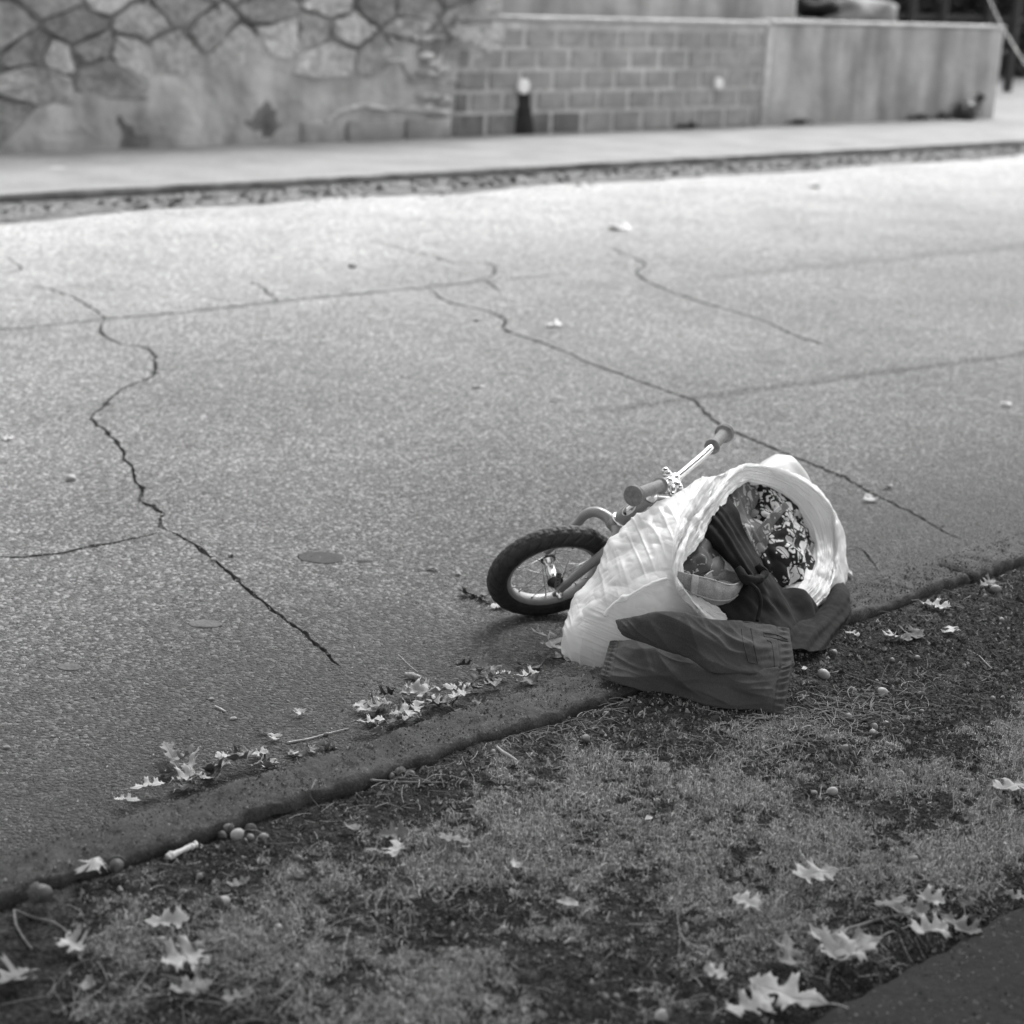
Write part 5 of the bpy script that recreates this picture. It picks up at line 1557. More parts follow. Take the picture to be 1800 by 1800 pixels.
# thinner with distance: far blades are smaller than the picture can show
keep &= rg.uniform(0, 1, len(x)) < np.clip(1.25 - (x - 1.2) * .2, .4, 1)
x, y = x[keep], y[keep]
h = rg.uniform(.004, .012, len(x)) * (.45 + .9 * np.clip(turf_mask(x, y), 0, 1.2)) * (1 + 1.2 * (rg.uniform(0, 1, len(x)) > .96))
V, F4, F3 = blades(x, y, gz(x, y) - .001, h, rg.uniform(.0009, .0020, len(x)), rg.uniform(.1, 1.3, len(x)), rg)
tag(mixed_mesh('grass', V, F4, F3, m_grass), 'short patchy turf growing on the verge beside the kerb', kind='stuff')
# soil crumbs and grit everywhere on the verge and in the gutter
x, y = verge_pts(100000)
keep = rg.uniform(0, 1, len(x)) < np.clip(1.1 - turf_mask(x, y), .15, 1)
x, y = x[keep], y[keep]
s = np.minimum(rg.lognormal(-6.15, .5, len(x)), .008)
def grit(x, y, z, s, rng):
    n = len(x)
    T = np.array([[1, 0, -.6], [-.5, .87, -.6], [-.5, -.87, -.6], [.1, .1, 1.0], [-.6, .2, .5], [.5, -.4, .6]])
    th = rng.uniform(0, 6.28, n); c_, s_ = np.cos(th), np.sin(th)
    P = T[None] + rng.normal(0, .18, (n, 6, 3))
    X = P[..., 0] * c_[:, None] - P[..., 1] * s_[:, None]; Y_ = P[..., 0] * s_[:, None] + P[..., 1] * c_[:, None]
    V = np.stack([X * s[:, None] + x[:, None], Y_ * s[:, None] + y[:, None], P[..., 2] * s[:, None] * .75 + z[:, None] + s[:, None] * .3], -1)
    tri = np.array([[0, 1, 4], [1, 2, 4], [0, 3, 5], [0, 5, 2], [2, 5, 3], [2, 3, 4], [4, 3, 0], [0, 2, 1]])
    F = (np.arange(n)[:, None, None] * 6 + tri[None]).reshape(-1, 3)
    return V.reshape(-1, 3), F
n3 = 5000; xp = rg.uniform(1.4, 3.2, n3); yp = rg.uniform(.95, 1.26, n3)
x = np.concatenate([x, xp]); y = np.concatenate([y, yp]); s = np.concatenate([s, np.minimum(rg.lognormal(-6.9, .5, n3), .004)])
V, F = grit(x, y, np.where(y < 1.25, .0735, gz(x, y)), s, rg)
tag(obj('soil_crumbs', V, F, m_crumb, smooth=False), 'dark soil crumbs and grit scattered over the verge', kind='stuff')
# grit on the road: dense in the gutter, sparse aggregate chips further out
n = 30000
y = KY1 + .005 + np.abs(rg.normal(0, .22, n)); x = rg.uniform(.3, 5.2, n)
n2 = 42000
x = np.concatenate([x, rg.uniform(.6, 5.0, n2)]); y = np.concatenate([y, rg.uniform(KY1 + .02, 4.2, n2)])
s = np.minimum(rg.lognormal(-6.45, .42, len(x)), .0046)
m_chip = bpy.data.materials.new('stone_chips'); m_chip.use_nodes = True
N, L, B = nodes(m_chip)
g = N.new('ShaderNodeNewGeometry'); r_ = N.new('ShaderNodeMapRange'); r_.inputs[3].default_value = .10; r_.inputs[4].default_value = .38
L.new(g.outputs['Random Per Island'], r_.inputs[0]); L.new(r_.outputs[0], B.inputs['Base Color']); B.inputs['Roughness'].default_value = .8
V, F = grit(x, y, x * 0 - .0008, s, rg)
nk = 16000
xk = rg.uniform(.5, 5.2, nk); yk = rg.uniform(KY0 + .006, KY1 - .004, nk)
Vk, Fk = grit(xk, yk, xk * 0 + KZ - .0002, np.minimum(rg.lognormal(-6.75, .45, nk), .0036), rg)
m_chip2 = bpy.data.materials.new('kerb_aggregate'); m_chip2.use_nodes = True
N, L, B = nodes(m_chip2)
g = N.new('ShaderNodeNewGeometry'); r_ = N.new('ShaderNodeValToRGB'); L.new(g.outputs['Random Per Island'], r_.inputs[0])
r_.color_ramp.elements[0].color = (.045, .045, .045, 1); r_.color_ramp.elements[1].color = (.34, .34, .34, 1)
e_ = r_.color_ramp.elements.new(.6); e_.color = (.08, .08, .08, 1)
L.new(r_.outputs[0], B.inputs['Base Color']); B.inputs['Roughness'].default_value = .85
tag(obj('kerb_grit', Vk, Fk, m_chip2, smooth=False), 'coarse grit and exposed aggregate on the top of the near kerb', kind='stuff')
tag(obj('road_grit', V, F, m_chip, smooth=False), 'small stone chips and grit on the asphalt near the kerb', kind='stuff')

# dry straw, pine needles and grass stalks, thickest right of the shorts and at lower left
def stalks(n, cen, spread, Lr, wr, rng, zf, lift=.004, ang=None):
    x = cen[0] + rng.normal(0, spread[0], n); y = cen[1] + rng.normal(0, spread[1], n)
    ok = (y < KY0 - .012) & (y > 1.262) if zf is gz else (y > KY1 + .004)
    x, y = x[ok], y[ok]; n = len(x)
    a = rng.uniform(0, 2 * np.pi, n) if ang is None else rng.normal(ang, .6, n)
    Ls = rng.uniform(*Lr, n); wd = rng.uniform(*wr, n); cv_ = rng.normal(0, .28, n)
    K = 6; V = []
    up0 = rng.uniform(0, lift, n); arch = np.abs(rng.normal(0, .035, n)) * Ls; tilt_ = np.abs(rng.normal(0, .16, n)) * Ls * (rng.uniform(0, 1, n) < .5)
    for i in range(K):
        t = i / (K - 1)
        aa = a + cv_ * (t - .5)
        px = x + np.cos(aa) * Ls * (t - .5); py = y + np.sin(aa) * Ls * (t - .5)
        py = np.minimum(py, KY0 - .006) if zf is gz else py
        zz = zf(px, py) + up0 + arch * 4 * t * (1 - t) + tilt_ * t + .0012
        nx_, ny_ = -np.sin(aa) * wd / 2, np.cos(aa) * wd / 2
        V.append(np.stack([px - nx_, py - ny_, zz], 1)); V.append(np.stack([px, py, zz + wd * .45], 1)); V.append(np.stack([px + nx_, py + ny_, zz], 1))
    V = np.stack(V, 1)
    f = []
    for i in range(K - 1):
        f += [[i * 3, i * 3 + 1, i * 3 + 4, i * 3 + 3], [i * 3 + 1, i * 3 + 2, i * 3 + 5, i * 3 + 4]]
    F = (np.arange(n)[:, None, None] * (3 * K) + np.array(f)[None]).reshape(-1, 4)
    return V.reshape(-1, 3), F
zroad = lambda x, y: np.asarray(x) * 0 + .002
packs = []
def P2(px, py): q = at(px, py, .075); return (q[0], q[1])
for (px, py, sx_, sy_, n, Lr) in ((1450, 1265, .12, .05, 330, (.015, .06)), (1560, 1220, .15, .05, 160, (.015, .05)), (1330, 1300, .12, .05, 160, (.012, .05)),
                                  (1000, 1280, .10, .04, 130, (.015, .06)), (450, 1650, .10, .06, 70, (.03, .09)), (300, 1720, .08, .06, 60, (.03, .09)),
                                  (480, 1740, .06, .04, 60, (.03, .08)), (700, 1400, .25, .04, 160, (.012, .045)), (950, 1490, .16, .05, 140, (.012, .05)),
                                  (620, 1380, .2, .03, 120, (.012, .04)), (1200, 1460, .5, .15, 260, (.01, .035)), (1600, 1620, .12, .04, 140, (.015, .05)), (1000, 1600, .6, .15, 300, (.008, .03)), (1700, 1060, .3, .05, 120, (.012, .04)), (1250, 1740, .12, .05, 60, (.02, .06))):
    packs.append(stalks(n, P2(px, py), (sx_, sy_), Lr, (.0007, .0017), rg, gz, .006))
k = 0; VV = []; FF = []
for V, F in packs:
    VV.append(V); FF.append(F + k); k += len(V)
tag(obj('dry_straw', np.concatenate(VV), np.concatenate(FF), m_straw, smooth=False), 'dry straw and grass stalks strewn over the verge', kind='stuff')
# debris in the near gutter: needles and chaff against the kerb
packs = []
for (px, py, sx_, n) in ((760, 1240, .16, 150), (640, 1290, .14, 170), (400, 1380, .15, 130), (540, 1340, .14, 140), (900, 1195, .1, 90), (300, 1420, .1, 60)):
    q = at(px, py, 0)
    packs.append(stalks(n, (q[0], KY1 + .035), (sx_, .022), (.01, .04), (.0009, .0024), rg, zroad, .03))
k = 0; VV = []; FF = []
for V, F in packs:
    VV.append(V); FF.append(F + k); k += len(V)
tag(obj('gutter_chaff', np.concatenate(VV), np.concatenate(FF), m_straw, smooth=False), 'chaff and needles caught against the road side of the near kerb', kind='stuff')

# ================================================================== OAK LEAVES
m_leaf = {k: mat('oak_leaf_' + k, c, .6, .35, var=[(60, .16, 3)], bump=[(160, .3, .001)]) for k, c in (('pale', .37), ('mid', .18), ('dark', .065))}
def leaf_outline(seed, lobes=3, slim=1.0):
    r = random.Random(seed)
    right, left = [], []
    for side, arr in ((1, right), (-1, left)):
        arr.append((.03, .012)); 
        t = .14 + r.uniform(-.02, .02)
        for k in range(lobes):
            w_ = (.24, .40, .36, .22)[k] * r.uniform(.8, 1.15) * slim if lobes == 3 else (.18, .33, .40, .30)[k] * r.uniform(.8, 1.15) * slim
            st = .26 if lobes == 3 else .20
            arr += [(t, .075), (t + st * .22, w_ * .55), (t + st * .34, w_ * 1.0), (t + st * .48, w_ * .80), (t + st * .72, w_ * .98 if k else w_ * .7), (t + st * .70, w_ * .55), (t + st * .80, .12)]
            t += st * r.uniform(.95, 1.05)
        arr += [(min(t, .90), .07), (min(t + .02, .93), .15 * r.uniform(.8, 1.2)), (.96, .06)]
    pts = [(0, .006)] + right + [(1.02, 0)] + [(a, -b) for a, b in left[::-1]] + [(0, -.006)]
    return pts
LEAVES = {}
def leaf_mesh(kind, seed, curl, fold, twist, tone):
    key = (kind, seed, curl, fold, twist, tone)
    if key in LEAVES: return LEAVES[key]
    if kind == 'frag':
        r = random.Random(seed); n = 7
        pts = [(.5 + .5 * math.cos(2 * math.pi * i / n) * r.uniform(.5, 1.1), .32 * math.sin(2 * math.pi * i / n) * r.uniform(.4, 1.1)) for i in range(n)]
    elif kind == 'torn':
        pts = leaf_outline(seed, 3, 1.0)
        pts = [(max(.33 + .1 * math.sin(40 * b), a), b) if a < .33 else (a, b) for a, b in pts]
        out_ = []
        for q in pts:
            if not out_ or abs(q[0] - out_[-1][0]) + abs(q[1] - out_[-1][1]) > .004: out_.append(q)
        pts = out_
    else:
        pts = leaf_outline(seed, 4 if kind == 'long' else 3, .85 if kind == 'slim' else 1.0)
    vs = [Vector(p) for p in pts]; nb = len(vs)
    ed = [(i, (i + 1) % nb) for i in range(nb)]
    extra = [Vector((.06 + .05 * i, .0)) for i in range(19)]
    for i in range(19):
        for s_ in (-1, 1):
            for q in (.05, .13, .22, .31): extra.append(Vector((.06 + .05 * i + .02 * (q > .1), s_ * q)))
    ov_, oe_, of_, a_, b2, c2 = delaunay_2d_cdt(vs + extra, ed, [], 1, 1e-4)
    P = np.array([[v.x, v.y] for v in ov_])
    t, w_ = P[:, 0], P[:, 1]
    r = np.random.default_rng(seed)
    # veins raised, blade curled about its length, lobes lifted
    z = np.abs(w_) * fold + curl * (t - .5) ** 2 + .25 * curl * (w_ ** 2) * 6 + noise(np.stack([t * 3.5, w_ * 3.5, t * 0 + seed], 1), 3) * .10 * (1 + 3 * np.abs(w_))
    z += twist * (t - .5) * w_ * 1.5
    x_, y_2, z_ = t - .5, w_.copy(), z
    if abs(curl) > .9:         # rolled leaf
        ang_ = w_ * curl * 2.6; rr2 = 1 / (curl * 2.6)
        y_2 = np.sin(ang_) * rr2; z_ = (1 - np.cos(ang_)) * abs(rr2) * np.sign(curl) * 1.0 + noise(np.stack([t * 3, w_ * 3, t * 0 + seed], 1), 3) * .06
    V = np.stack([x_, y_2, z_], 1)
    V[:, 2] -= np.percentile(V[:, 2], 20)
    n0 = len(V)
    Vb = V.copy(); Vb[:, 2] -= .006
    F = [list(f) for f in of_] + [[i + n0 for i in f[::-1]] for f in of_]
    cnt = {}
    for f in of_:
        for i in range(len(f)):
            e = (f[i], f[(i + 1) % len(f)]); cnt[e] = 1
    for (a, b) in list(cnt):
        if (b, a) not in cnt: F.append([a, a + n0, b + n0, b])
    parts = [(np.concatenate([V, Vb]), F)]
    if kind not in ('frag', 'torn'):
        sx = np.linspace(0, -.22, 7); zb = np.interp(0, t, z_) if False else V[np.argmin(np.abs(t)), 2]
        st = np.stack([-.5 + sx, .05 * np.sin(sx * 9), zb * (1 + sx * 3).clip(0, 1) + .008], 1)
        parts.append(tube(st, .009, 5))
        mid = np.array([[tt - .5, 0, 0] for tt in np.linspace(.0, .95, 14)])
        mid[:, 2] = [V[np.argmin((t - tt) ** 2 + w_ ** 2), 2] + .004 for tt in np.linspace(0, .95, 14)]
        parts.append(tube(mid, np.linspace(.008, .003, 14), 5))
    V, F = join(*parts)
    me = mesh('oak_leaf', V, F, m_leaf[tone])
    LEAVES[key] = me
    return me
def zground(x, y):
    if y < KY0 - .003: return float(gz(x, y))
    if y < KY1: return KZ + .002
    if y > FKY: return .1
    return .001
def put_leaf(px, py, size_px, angle, label, tone='pale', kind='oak', seed=0, curl=.3, fold=.15, twist=.2, tilt=(0, 0), lift=0.0, z=None, name='oak_leaf', cat='leaf', group=None):
    zz = .07
    for _ in range(3):
        p = at(px, py, zz); zz = (zground(p[0], p[1]) if z is None else z)
    p = at(px, py, zz + .003)
    Z = float((p - np.array([0, 0, CAM_H])) @ CAM_R[:, 2])
    s = size_px * Z / FPX * 1.22; curl = curl if abs(curl) > .9 else curl * .75; fold = fold * .6
    me = leaf_mesh(kind, seed, curl, fold, twist, tone)
    o = bpy.data.objects.new(name, me); link(o)
    # angle is the heading of the tip on the ground, measured in the picture
    q = at(px + 30 * math.cos(math.radians(angle)), py - 30 * math.sin(math.radians(angle)) * .55, zz) - at(px, py, zz)
    o.location = p + np.array([0, 0, lift])
    o.rotation_euler = (math.radians(tilt[0]), math.radians(tilt[1]), math.atan2(q[1], q[0]))
    o.scale = (s, s, s)
    tag(o, label, cat, group)
    return o
GL = 'fallen oak leaves'
leaves = [
 # px, py, size, angle, label, tone, kind, seed, curl, fold, twist, tilt, lift
 (165, 1553, 68, 100, 'pale oak leaf draped like a claw beside the kerb at lower left', 'pale', 'oak', 3, -.5, -.5, .2, (0, 15), .018),
 (292, 1630, 66, 10, 'narrow pale oak leaf with three thin lobes at lower left', 'pale', 'slim', 7, .4, .5, .3, (25, 0), .004),
 (338, 1700, 92, 200, 'large torn pale oak leaf with a straight upper edge at lower left', 'pale', 'torn', 12, .2, .1, .1, (-20, 5), .010),
 (120, 1668, 62, 320, 'small curled pale leaf left of the straight-edged torn leaf', 'pale', 'torn', 21, .5, .4, .3, (10, 10), .004),
 (18, 1735, 90, 60, 'blurred oak leaf cut by the left edge of the photo', 'mid', 'oak', 33, .6, .4, .3, (0, 20), .006),
 (690, 1478, 46, 12, 'folded pale oak leaf lying above the star-shaped one', 'mid', 'slim', 41, .5, .5, .1, (40, 0), .006),
 (696, 1504, 50, 265, 'star-shaped pale oak leaf on the turf left of centre', 'pale', 'oak', 47, .3, .2, .2, (10, 0), .004),
 (800, 1487, 54, 150, 'grey oak leaf with ragged lobes right of the star-shaped one', 'mid', 'oak', 52, .3, .2, .2, (5, 0), .003),
 (907, 1531, 30, 300, 'small triangular leaf fragment on the turf below the kerb', 'pale', 'frag', 60, .2, .3, .1, (10, 0), .003),
 (1002, 1601, 44, 350, 'thin pale leaf strip on the turf near bottom centre', 'pale', 'frag', 66, .9, .2, .1, (0, 0), .003),
 (1432, 1556, 74, 190, 'flat white oak leaf with open round notches, lower right turf', 'pale', 'oak', 71, .15, .1, .2, (-12, 0), .012),
 (1322, 1610, 64, 150, 'pale oak leaf with a long drooping tip above the twig', 'pale', 'torn', 77, .3, .3, .3, (-10, 0), .012),
 (1265, 1730, 50, 160, 'small pale three-pointed leaf near the bottom right', 'pale', 'torn', 83, .2, .2, .1, (-15, 0), .010),
 (1381, 1698, 88, 272, 'upright many-lobed oak leaf with a visible midrib by the pavement', 'mid', 'long', 90, .12, .12, .05, (-30, 0), .016),
 (1495, 1690, 104, 200, 'big pale oak leaf with deep curved hollows against the pavement edge', 'pale', 'oak', 94, .35, .3, .3, (-10, 6), .014),
 (1460, 1672, 96, 310, 'slender curled oak leaf under the big pale one at the pavement', 'pale', 'slim', 99, .5, .5, .4, (15, 0), .008),
 (1592, 1618, 62, 350, 'dull grey spiky leaf just above the twig end', 'mid', 'slim', 104, .3, .3, .3, (5, 0), .010),
 (1628, 1652, 70, 20, 'bright curled oak leaf hanging over the pavement edge', 'pale', 'oak', 108, .55, .4, .3, (10, 10), .012),
 (1684, 1640, 66, 330, 'curled leaf with thin arms against the pavement farther right', 'mid', 'slim', 112, .6, .4, .3, (10, 10), .006),
 (1625, 1592, 56, 340, 'pale leaf over a dark gap beside the upper pavement edge', 'pale', 'torn', 118, .5, .4, .2, (10, 10), .008),
 (1385, 1772, 120, 150, 'large oak leaf with a round hole-like notch, bottom right corner of verge', 'pale', 'oak', 123, .3, .2, .2, (-10, 0), .014),
 (1312, 1790, 84, 20, 'bright oak leaf cut by the bottom edge of the photo', 'pale', 'oak', 127, .4, .3, .3, (10, 0), .010),
 (1777, 1392, 60, 185, 'white oak leaf with wing-like lobes at the right edge', 'pale', 'oak', 133, .3, .2, .2, (-8, 0), .008),
 (1672, 1116, 36, 95, 'small bright maple-like leaf on the soil at right', 'pale', 'torn', 139, .1, .1, .1, (-10, 0), .008),
 (1642, 1068, 46, 340, 'pale curled leaf below the kerb at right', 'pale', 'slim', 144, .5, .4, .2, (0, 0), .004),
 (1572, 1124, 40, 200, 'pale crumpled leaf touching a darker broad one at right', 'pale', 'torn', 149, .7, .3, .2, (0, 0), .006),
 (1600, 1122, 56, 30, 'broad darker leaf lying flat right of the garment', 'dark', 'oak', 153, .2, .1, .2, (0, 0), .003),
 (1735, 1030, 34, 30, 'small grey leaf standing by the kerb at far right', 'mid', 'oak', 158, .5, .3, .2, (20, 0), .004),
 (1497, 1117, 26, 330, 'tiny pale leaf scrap at the end of the dark garment', 'pale', 'slim', 163, .5, .3, .2, (0, 0), .003),
 (1492, 1012, 28, 100, 'bright triangular leaf scrap on the kerb right of the bag', 'pale', 'frag', 168, .3, .3, .2, (25, 0), .006),
 (1413, 1178, 16, 270, 'tiny triangular leaf chip on the soil right of the shorts', 'pale', 'frag', 171, .2, .2, .1, (0, 0), .002),
 (875, 1318, 3, 0, None, 'pale', 'frag', 1, 0, 0, 0, (0, 0), 0),
 # gutter, from the left
 (302, 1338, 66, 125, 'rolled leaf pointing up like a torn cone in the left gutter', 'mid', 'slim', 203, 1.1, .2, .2, (0, -28), .018),
 (338, 1362, 66, 95, 'pale five-lobed oak leaf leaning on the kerb in the left gutter', 'pale', 'oak', 207, .25, .2, .2, (-42, 0), .030),
 (322, 1385, 56, 40, 'pale curled leaf under the five-lobed one in the left gutter', 'pale', 'oak', 211, .6, .4, .3, (10, 0), .030),
 (258, 1400, 66, 15, 'smooth folded leaf at the left end of the gutter pile', 'pale', 'slim', 216, 1.0, .2, .2, (0, 0), .030),
 (225, 1418, 50, 170, 'long thin leaf stalk end at the far left of the gutter pile', 'pale', 'slim', 219, 1.2, .2, .2, (0, 0), .020),
 (380, 1368, 60, 20, 'broad leaf curling up along the kerb, middle of the left pile', 'mid', 'oak', 223, .5, .3, .4, (-20, 0), .032),
 (425, 1352, 64, 30, 'leaf with a long curled lobe at the right end of the left pile', 'mid', 'oak', 227, .6, .4, .4, (-20, 0), .036),
 (398, 1340, 44, 200, 'pale leaf behind the left gutter pile', 'pale', 'torn', 231, .4, .3, .2, (0, 0), .020),
 (450, 1336, 44, 10, 'flat pale leaf scrap half under the chaff', 'pale', 'torn', 236, .3, .2, .2, (0, 0), .020),
 (482, 1298, 36, 265, 'small spiky leaf on the road left of the thin twig', 'pale', 'torn', 241, .2, .2, .1, (-10, 0), .008),
 (466, 1288, 32, 170, 'dark leaf scrap touching the small spiky leaf', 'dark', 'frag', 243, .5, .4, .1, (0, 0), .003),
 (527, 1258, 30, 95, 'small two-pronged leaf on the road near the kerb', 'pale', 'torn', 247, .8, .4, .2, (0, 0), .006),
 (640, 1252, 46, 140, 'star-like pale leaf at the left of the middle gutter pile', 'pale', 'oak', 252, .3, .3, .2, (-20, 0), .014),
 (672, 1252, 42, 30, 'pale leaf with two raised lobes in the middle gutter pile', 'pale', 'oak', 257, .5, .3, .3, (-20, 0), .018),
 (650, 1288, 54, 10, 'pale leaf pressed flat against the kerb edge, middle pile', 'pale', 'oak', 262, .3, .2, .2, (-10, 0), .036),
 (700, 1258, 40, 330, 'grey leaf edge-on in the middle gutter pile', 'mid', 'slim', 267, .6, .4, .3, (20, 0), .020),
 (745, 1236, 62, 160, 'bright veined leaf on top of the middle gutter pile', 'pale', 'oak', 271, .3, .2, .2, (-24, 0), .040),
 (775, 1240, 58, 20, 'bright broad leaf with a dark hole beside the veined one', 'pale', 'oak', 276, .4, .3, .3, (-24, 0), .046),
 (765, 1256, 54, 340, 'leaf with thin bright edges against the kerb under the pile', 'mid', 'slim', 281, .5, .5, .3, (-10, 0), .040),
 (803, 1232, 52, 15, 'pale leaf tapering to the right end of the middle pile', 'pale', 'oak', 286, .5, .3, .3, (-16, 0), .040),
 (800, 1252, 44, 25, 'narrow leaf lying along the kerb top edge', 'pale', 'slim', 290, .7, .3, .3, (0, 0), .052),
 (720, 1225, 40, 200, 'mid grey leaf behind the middle gutter pile', 'mid', 'torn', 295, .5, .3, .3, (0, 0), .010),
 (690, 1275, 40, 60, 'dark leaf tucked into the middle gutter pile', 'dark', 'oak', 299, .5, .3, .3, (0, 0), .012),
 (742, 1262, 36, 60, 'dark broken leaf under the bright ones in the middle pile', 'dark', 'oak', 301, .5, .3, .3, (0, 0), .020),
 (875, 1194, 46, 5, 'pale smooth leaf left of the notched one near the bag', 'pale', 'slim', 305, .5, .3, .2, (-14, 0), .018),
 (926, 1200, 48, 15, 'pale notched leaf on the gutter edge close to the bag', 'pale', 'oak', 309, .5, .4, .2, (-14, 0), .026),
 (865, 1210, 44, 30, 'dull leaf between the gutter pile and the smooth pale leaf', 'mid', 'oak', 313, .5, .4, .2, (0, 0), .016),
 (838, 1215, 36, 30, 'dark curled leaf right of the middle gutter pile', 'dark', 'slim', 315, .6, .4, .2, (0, 0), .012),
 (842, 1183, 32, 80, 'small cupped leaf standing beside the gutter pile', 'pale', 'frag', 318, 1.2, .2, .2, (0, 40), .012),
 (835, 1046, 48, 170, 'dark shrivelled leaf left of the front wheel', 'dark', 'slim', 322, .6, .4, .3, (10, 0), .004),
 (852, 1054, 34, 330, 'dark ragged leaf scrap against the front tyre', 'dark', 'oak', 324, .6, .4, .3, (0, 0), .004),
 (878, 1066, 36, 20, 'pale bristly scrap under the front tyre', 'pale', 'oak', 326, .5, .5, .4, (0, 0), .004),
 (806, 1008, 22, 100, 'small pale triangular scrap on the road left of the wheel', 'mid', 'frag', 330, .3, .2, .2, (20, 0), .003),
 (760, 1000, 26, 340, 'thin grey scrap on the road further left of the wheel', 'mid', 'frag', 333, .2, .1, .1, (0, 0), .001),
 (968, 573, 36, 0, 'pale leaf scrap far out on the road above the bicycle', 'pale', 'torn', 337, .3, .3, .2, (0, 0), .004),
 (840, 680, 24, 0, 'white oval scrap on the open road in the middle', 'pale', 'frag', 341, .2, .1, .1, (0, 0), .003),
 (838, 562, 22, 0, 'faint pale scrap on the road left of the far leaf', 'mid', 'frag', 344, .2, .1, .1, (0, 0), .002),
 (10, 771, 26, 0, 'white scrap on the road at the left edge', 'pale', 'torn', 347, .2, .1, .1, (0, 0), .003),
 (1530, 880, 28, 10, 'pale leaf scrap on the road beside the crack, right of the bag', 'pale', 'frag', 350, .2, .3, .1, (15, 0), .004),
 (1562, 857, 26, 10, 'thin pale scrap on the road above the crack, right of the bag', 'mid', 'frag', 353, .2, .3, .1, (0, 0), .003),
 (1765, 712, 24, 0, 'small pale scrap on the road at the right edge', 'pale', 'torn', 356, .2, .1, .1, (0, 0), .003),
 (1090, 402, 56, 0, 'white blurred patch of paper on the far lane', 'pale', 'frag', 359, .1, .1, .1, (0, 0), .002),
 (1432, 330, 24, 0, 'dark blurred leaf on the far lane at right', 'dark', 'frag', 362, .1, .1, .1, (0, 0), .003),
 (975, 705, 20, 0, 'small dark scrap on the road above the bicycle', 'dark', 'frag', 365, .1, .1, .1, (0, 0), .002),
 (150, 1745, 44, 20, 'flat short strip of bark or leaf at the lower left', 'mid', 'frag', 371, .5, .1, .1, (0, 0), .004),
 (1140, 1448, 20, 60, 'tiny bright leaf chip on the turf under the shorts', 'pale', 'frag', 375, .3, .1, .1, (0, 0), .003),
 (330, 1755, 70, 20, 'blurred grey leaf lying along the bottom at left', 'mid', 'oak', 379, .4, .3, .3, (0, 0), .008),
 (420, 1770, 50, 200, 'blurred mid grey leaf in the straw at the bottom', 'mid', 'slim', 381, .4, .3, .3, (0, 0), .008),
 (1790, 1590, 44, 160, 'pale leaf over the pavement edge at the right margin', 'mid', 'slim', 385, .4, .3, .3, (0, 0), .006),
 (1560, 1600, 60, 20, 'leaf with outspread arms between turf and dull grey leaf', 'mid', 'slim', 388, .5, .3, .3, (0, 0), .005),
 (1700, 1600, 40, 60, 'dark leaf in the litter beside the pavement', 'dark', 'oak', 391, .5, .3, .3, (0, 0), .005),
 (620, 1466, 34, 320, 'pale oval leaf bit on the turf left of the folded leaf', 'mid', 'frag', 395, .8, .2, .2, (0, 0), .004),
 (415, 1565, 40, 15, 'pale thin scrap above a lone acorn at left', 'mid', 'slim', 399, .7, .2, .2, (0, 0), .003),
]
for (px, py, sz, an, lab, tone, kind, seed, curl, fold, tw, tilt, lift) in leaves:
    if lab is None: continue
    put_leaf(px, py, sz * (.8 if 1180 < py < 1420 and px < 960 else 1), an, lab, tone, kind, seed, curl, fold, tw, tilt, lift * .7 if px < 960 and py < 1420 else lift + (.008 if py > 1420 else .002), group=GL)
rf = random.Random(99)
for (pxa, pxb, n_, hmax) in ((215, 470, 12, .055), (625, 830, 26, .070), (830, 960, 9, .035), (470, 620, 6, .01)):
    for k_ in range(n_):
        px = pxa + (pxb - pxa) * rf.random()
        g_ = at(px, 1497 - .312 * px + 2 - rf.random() ** 1.6 * (52 if hmax > .03 else 26), 0)
        xk, yk = g_[0], g_[1]; up_ = rf.uniform(.001, hmax * .45)
        tone = rf.choice(['pale', 'pale', 'mid', 'mid', 'dark'])
        me = leaf_mesh(rf.choice(['oak', 'slim', 'torn']), rf.choice([207, 252, 271, 305, 313]), rf.choice([.35, .6]), .25, .3, tone)
        o = bpy.data.objects.new('oak_leaf', me); link(o)
        sc3 = rf.uniform(.032, .060); o.scale = (sc3, sc3, sc3)
        o.location = (xk, yk, up_ + .004)
        o.rotation_euler = (rf.uniform(-.9, .9), rf.uniform(-.6, .6), rf.uniform(0, 6.28))
        tag(o, 'dry oak leaf jumbled in the leaf pile against the road side of the near kerb', 'leaf', 'leaves piled against the near kerb')
# crumpled pale wrapper-like leaf against the bag's tail
o = put_leaf(962, 1146, 78, 300, 'large crumpled pale leaf beside the lower tip of the bag', 'pale', 'torn', 401, .5, .5, .5, (-25, 10), .030, group=GL)
o = put_leaf(1000, 1172, 60, 10, 'dark withered leaf under the lower tip of the bag', 'dark', 'oak', 404, .5, .5, .5, (0, 0), .020, z=.02, group=GL)

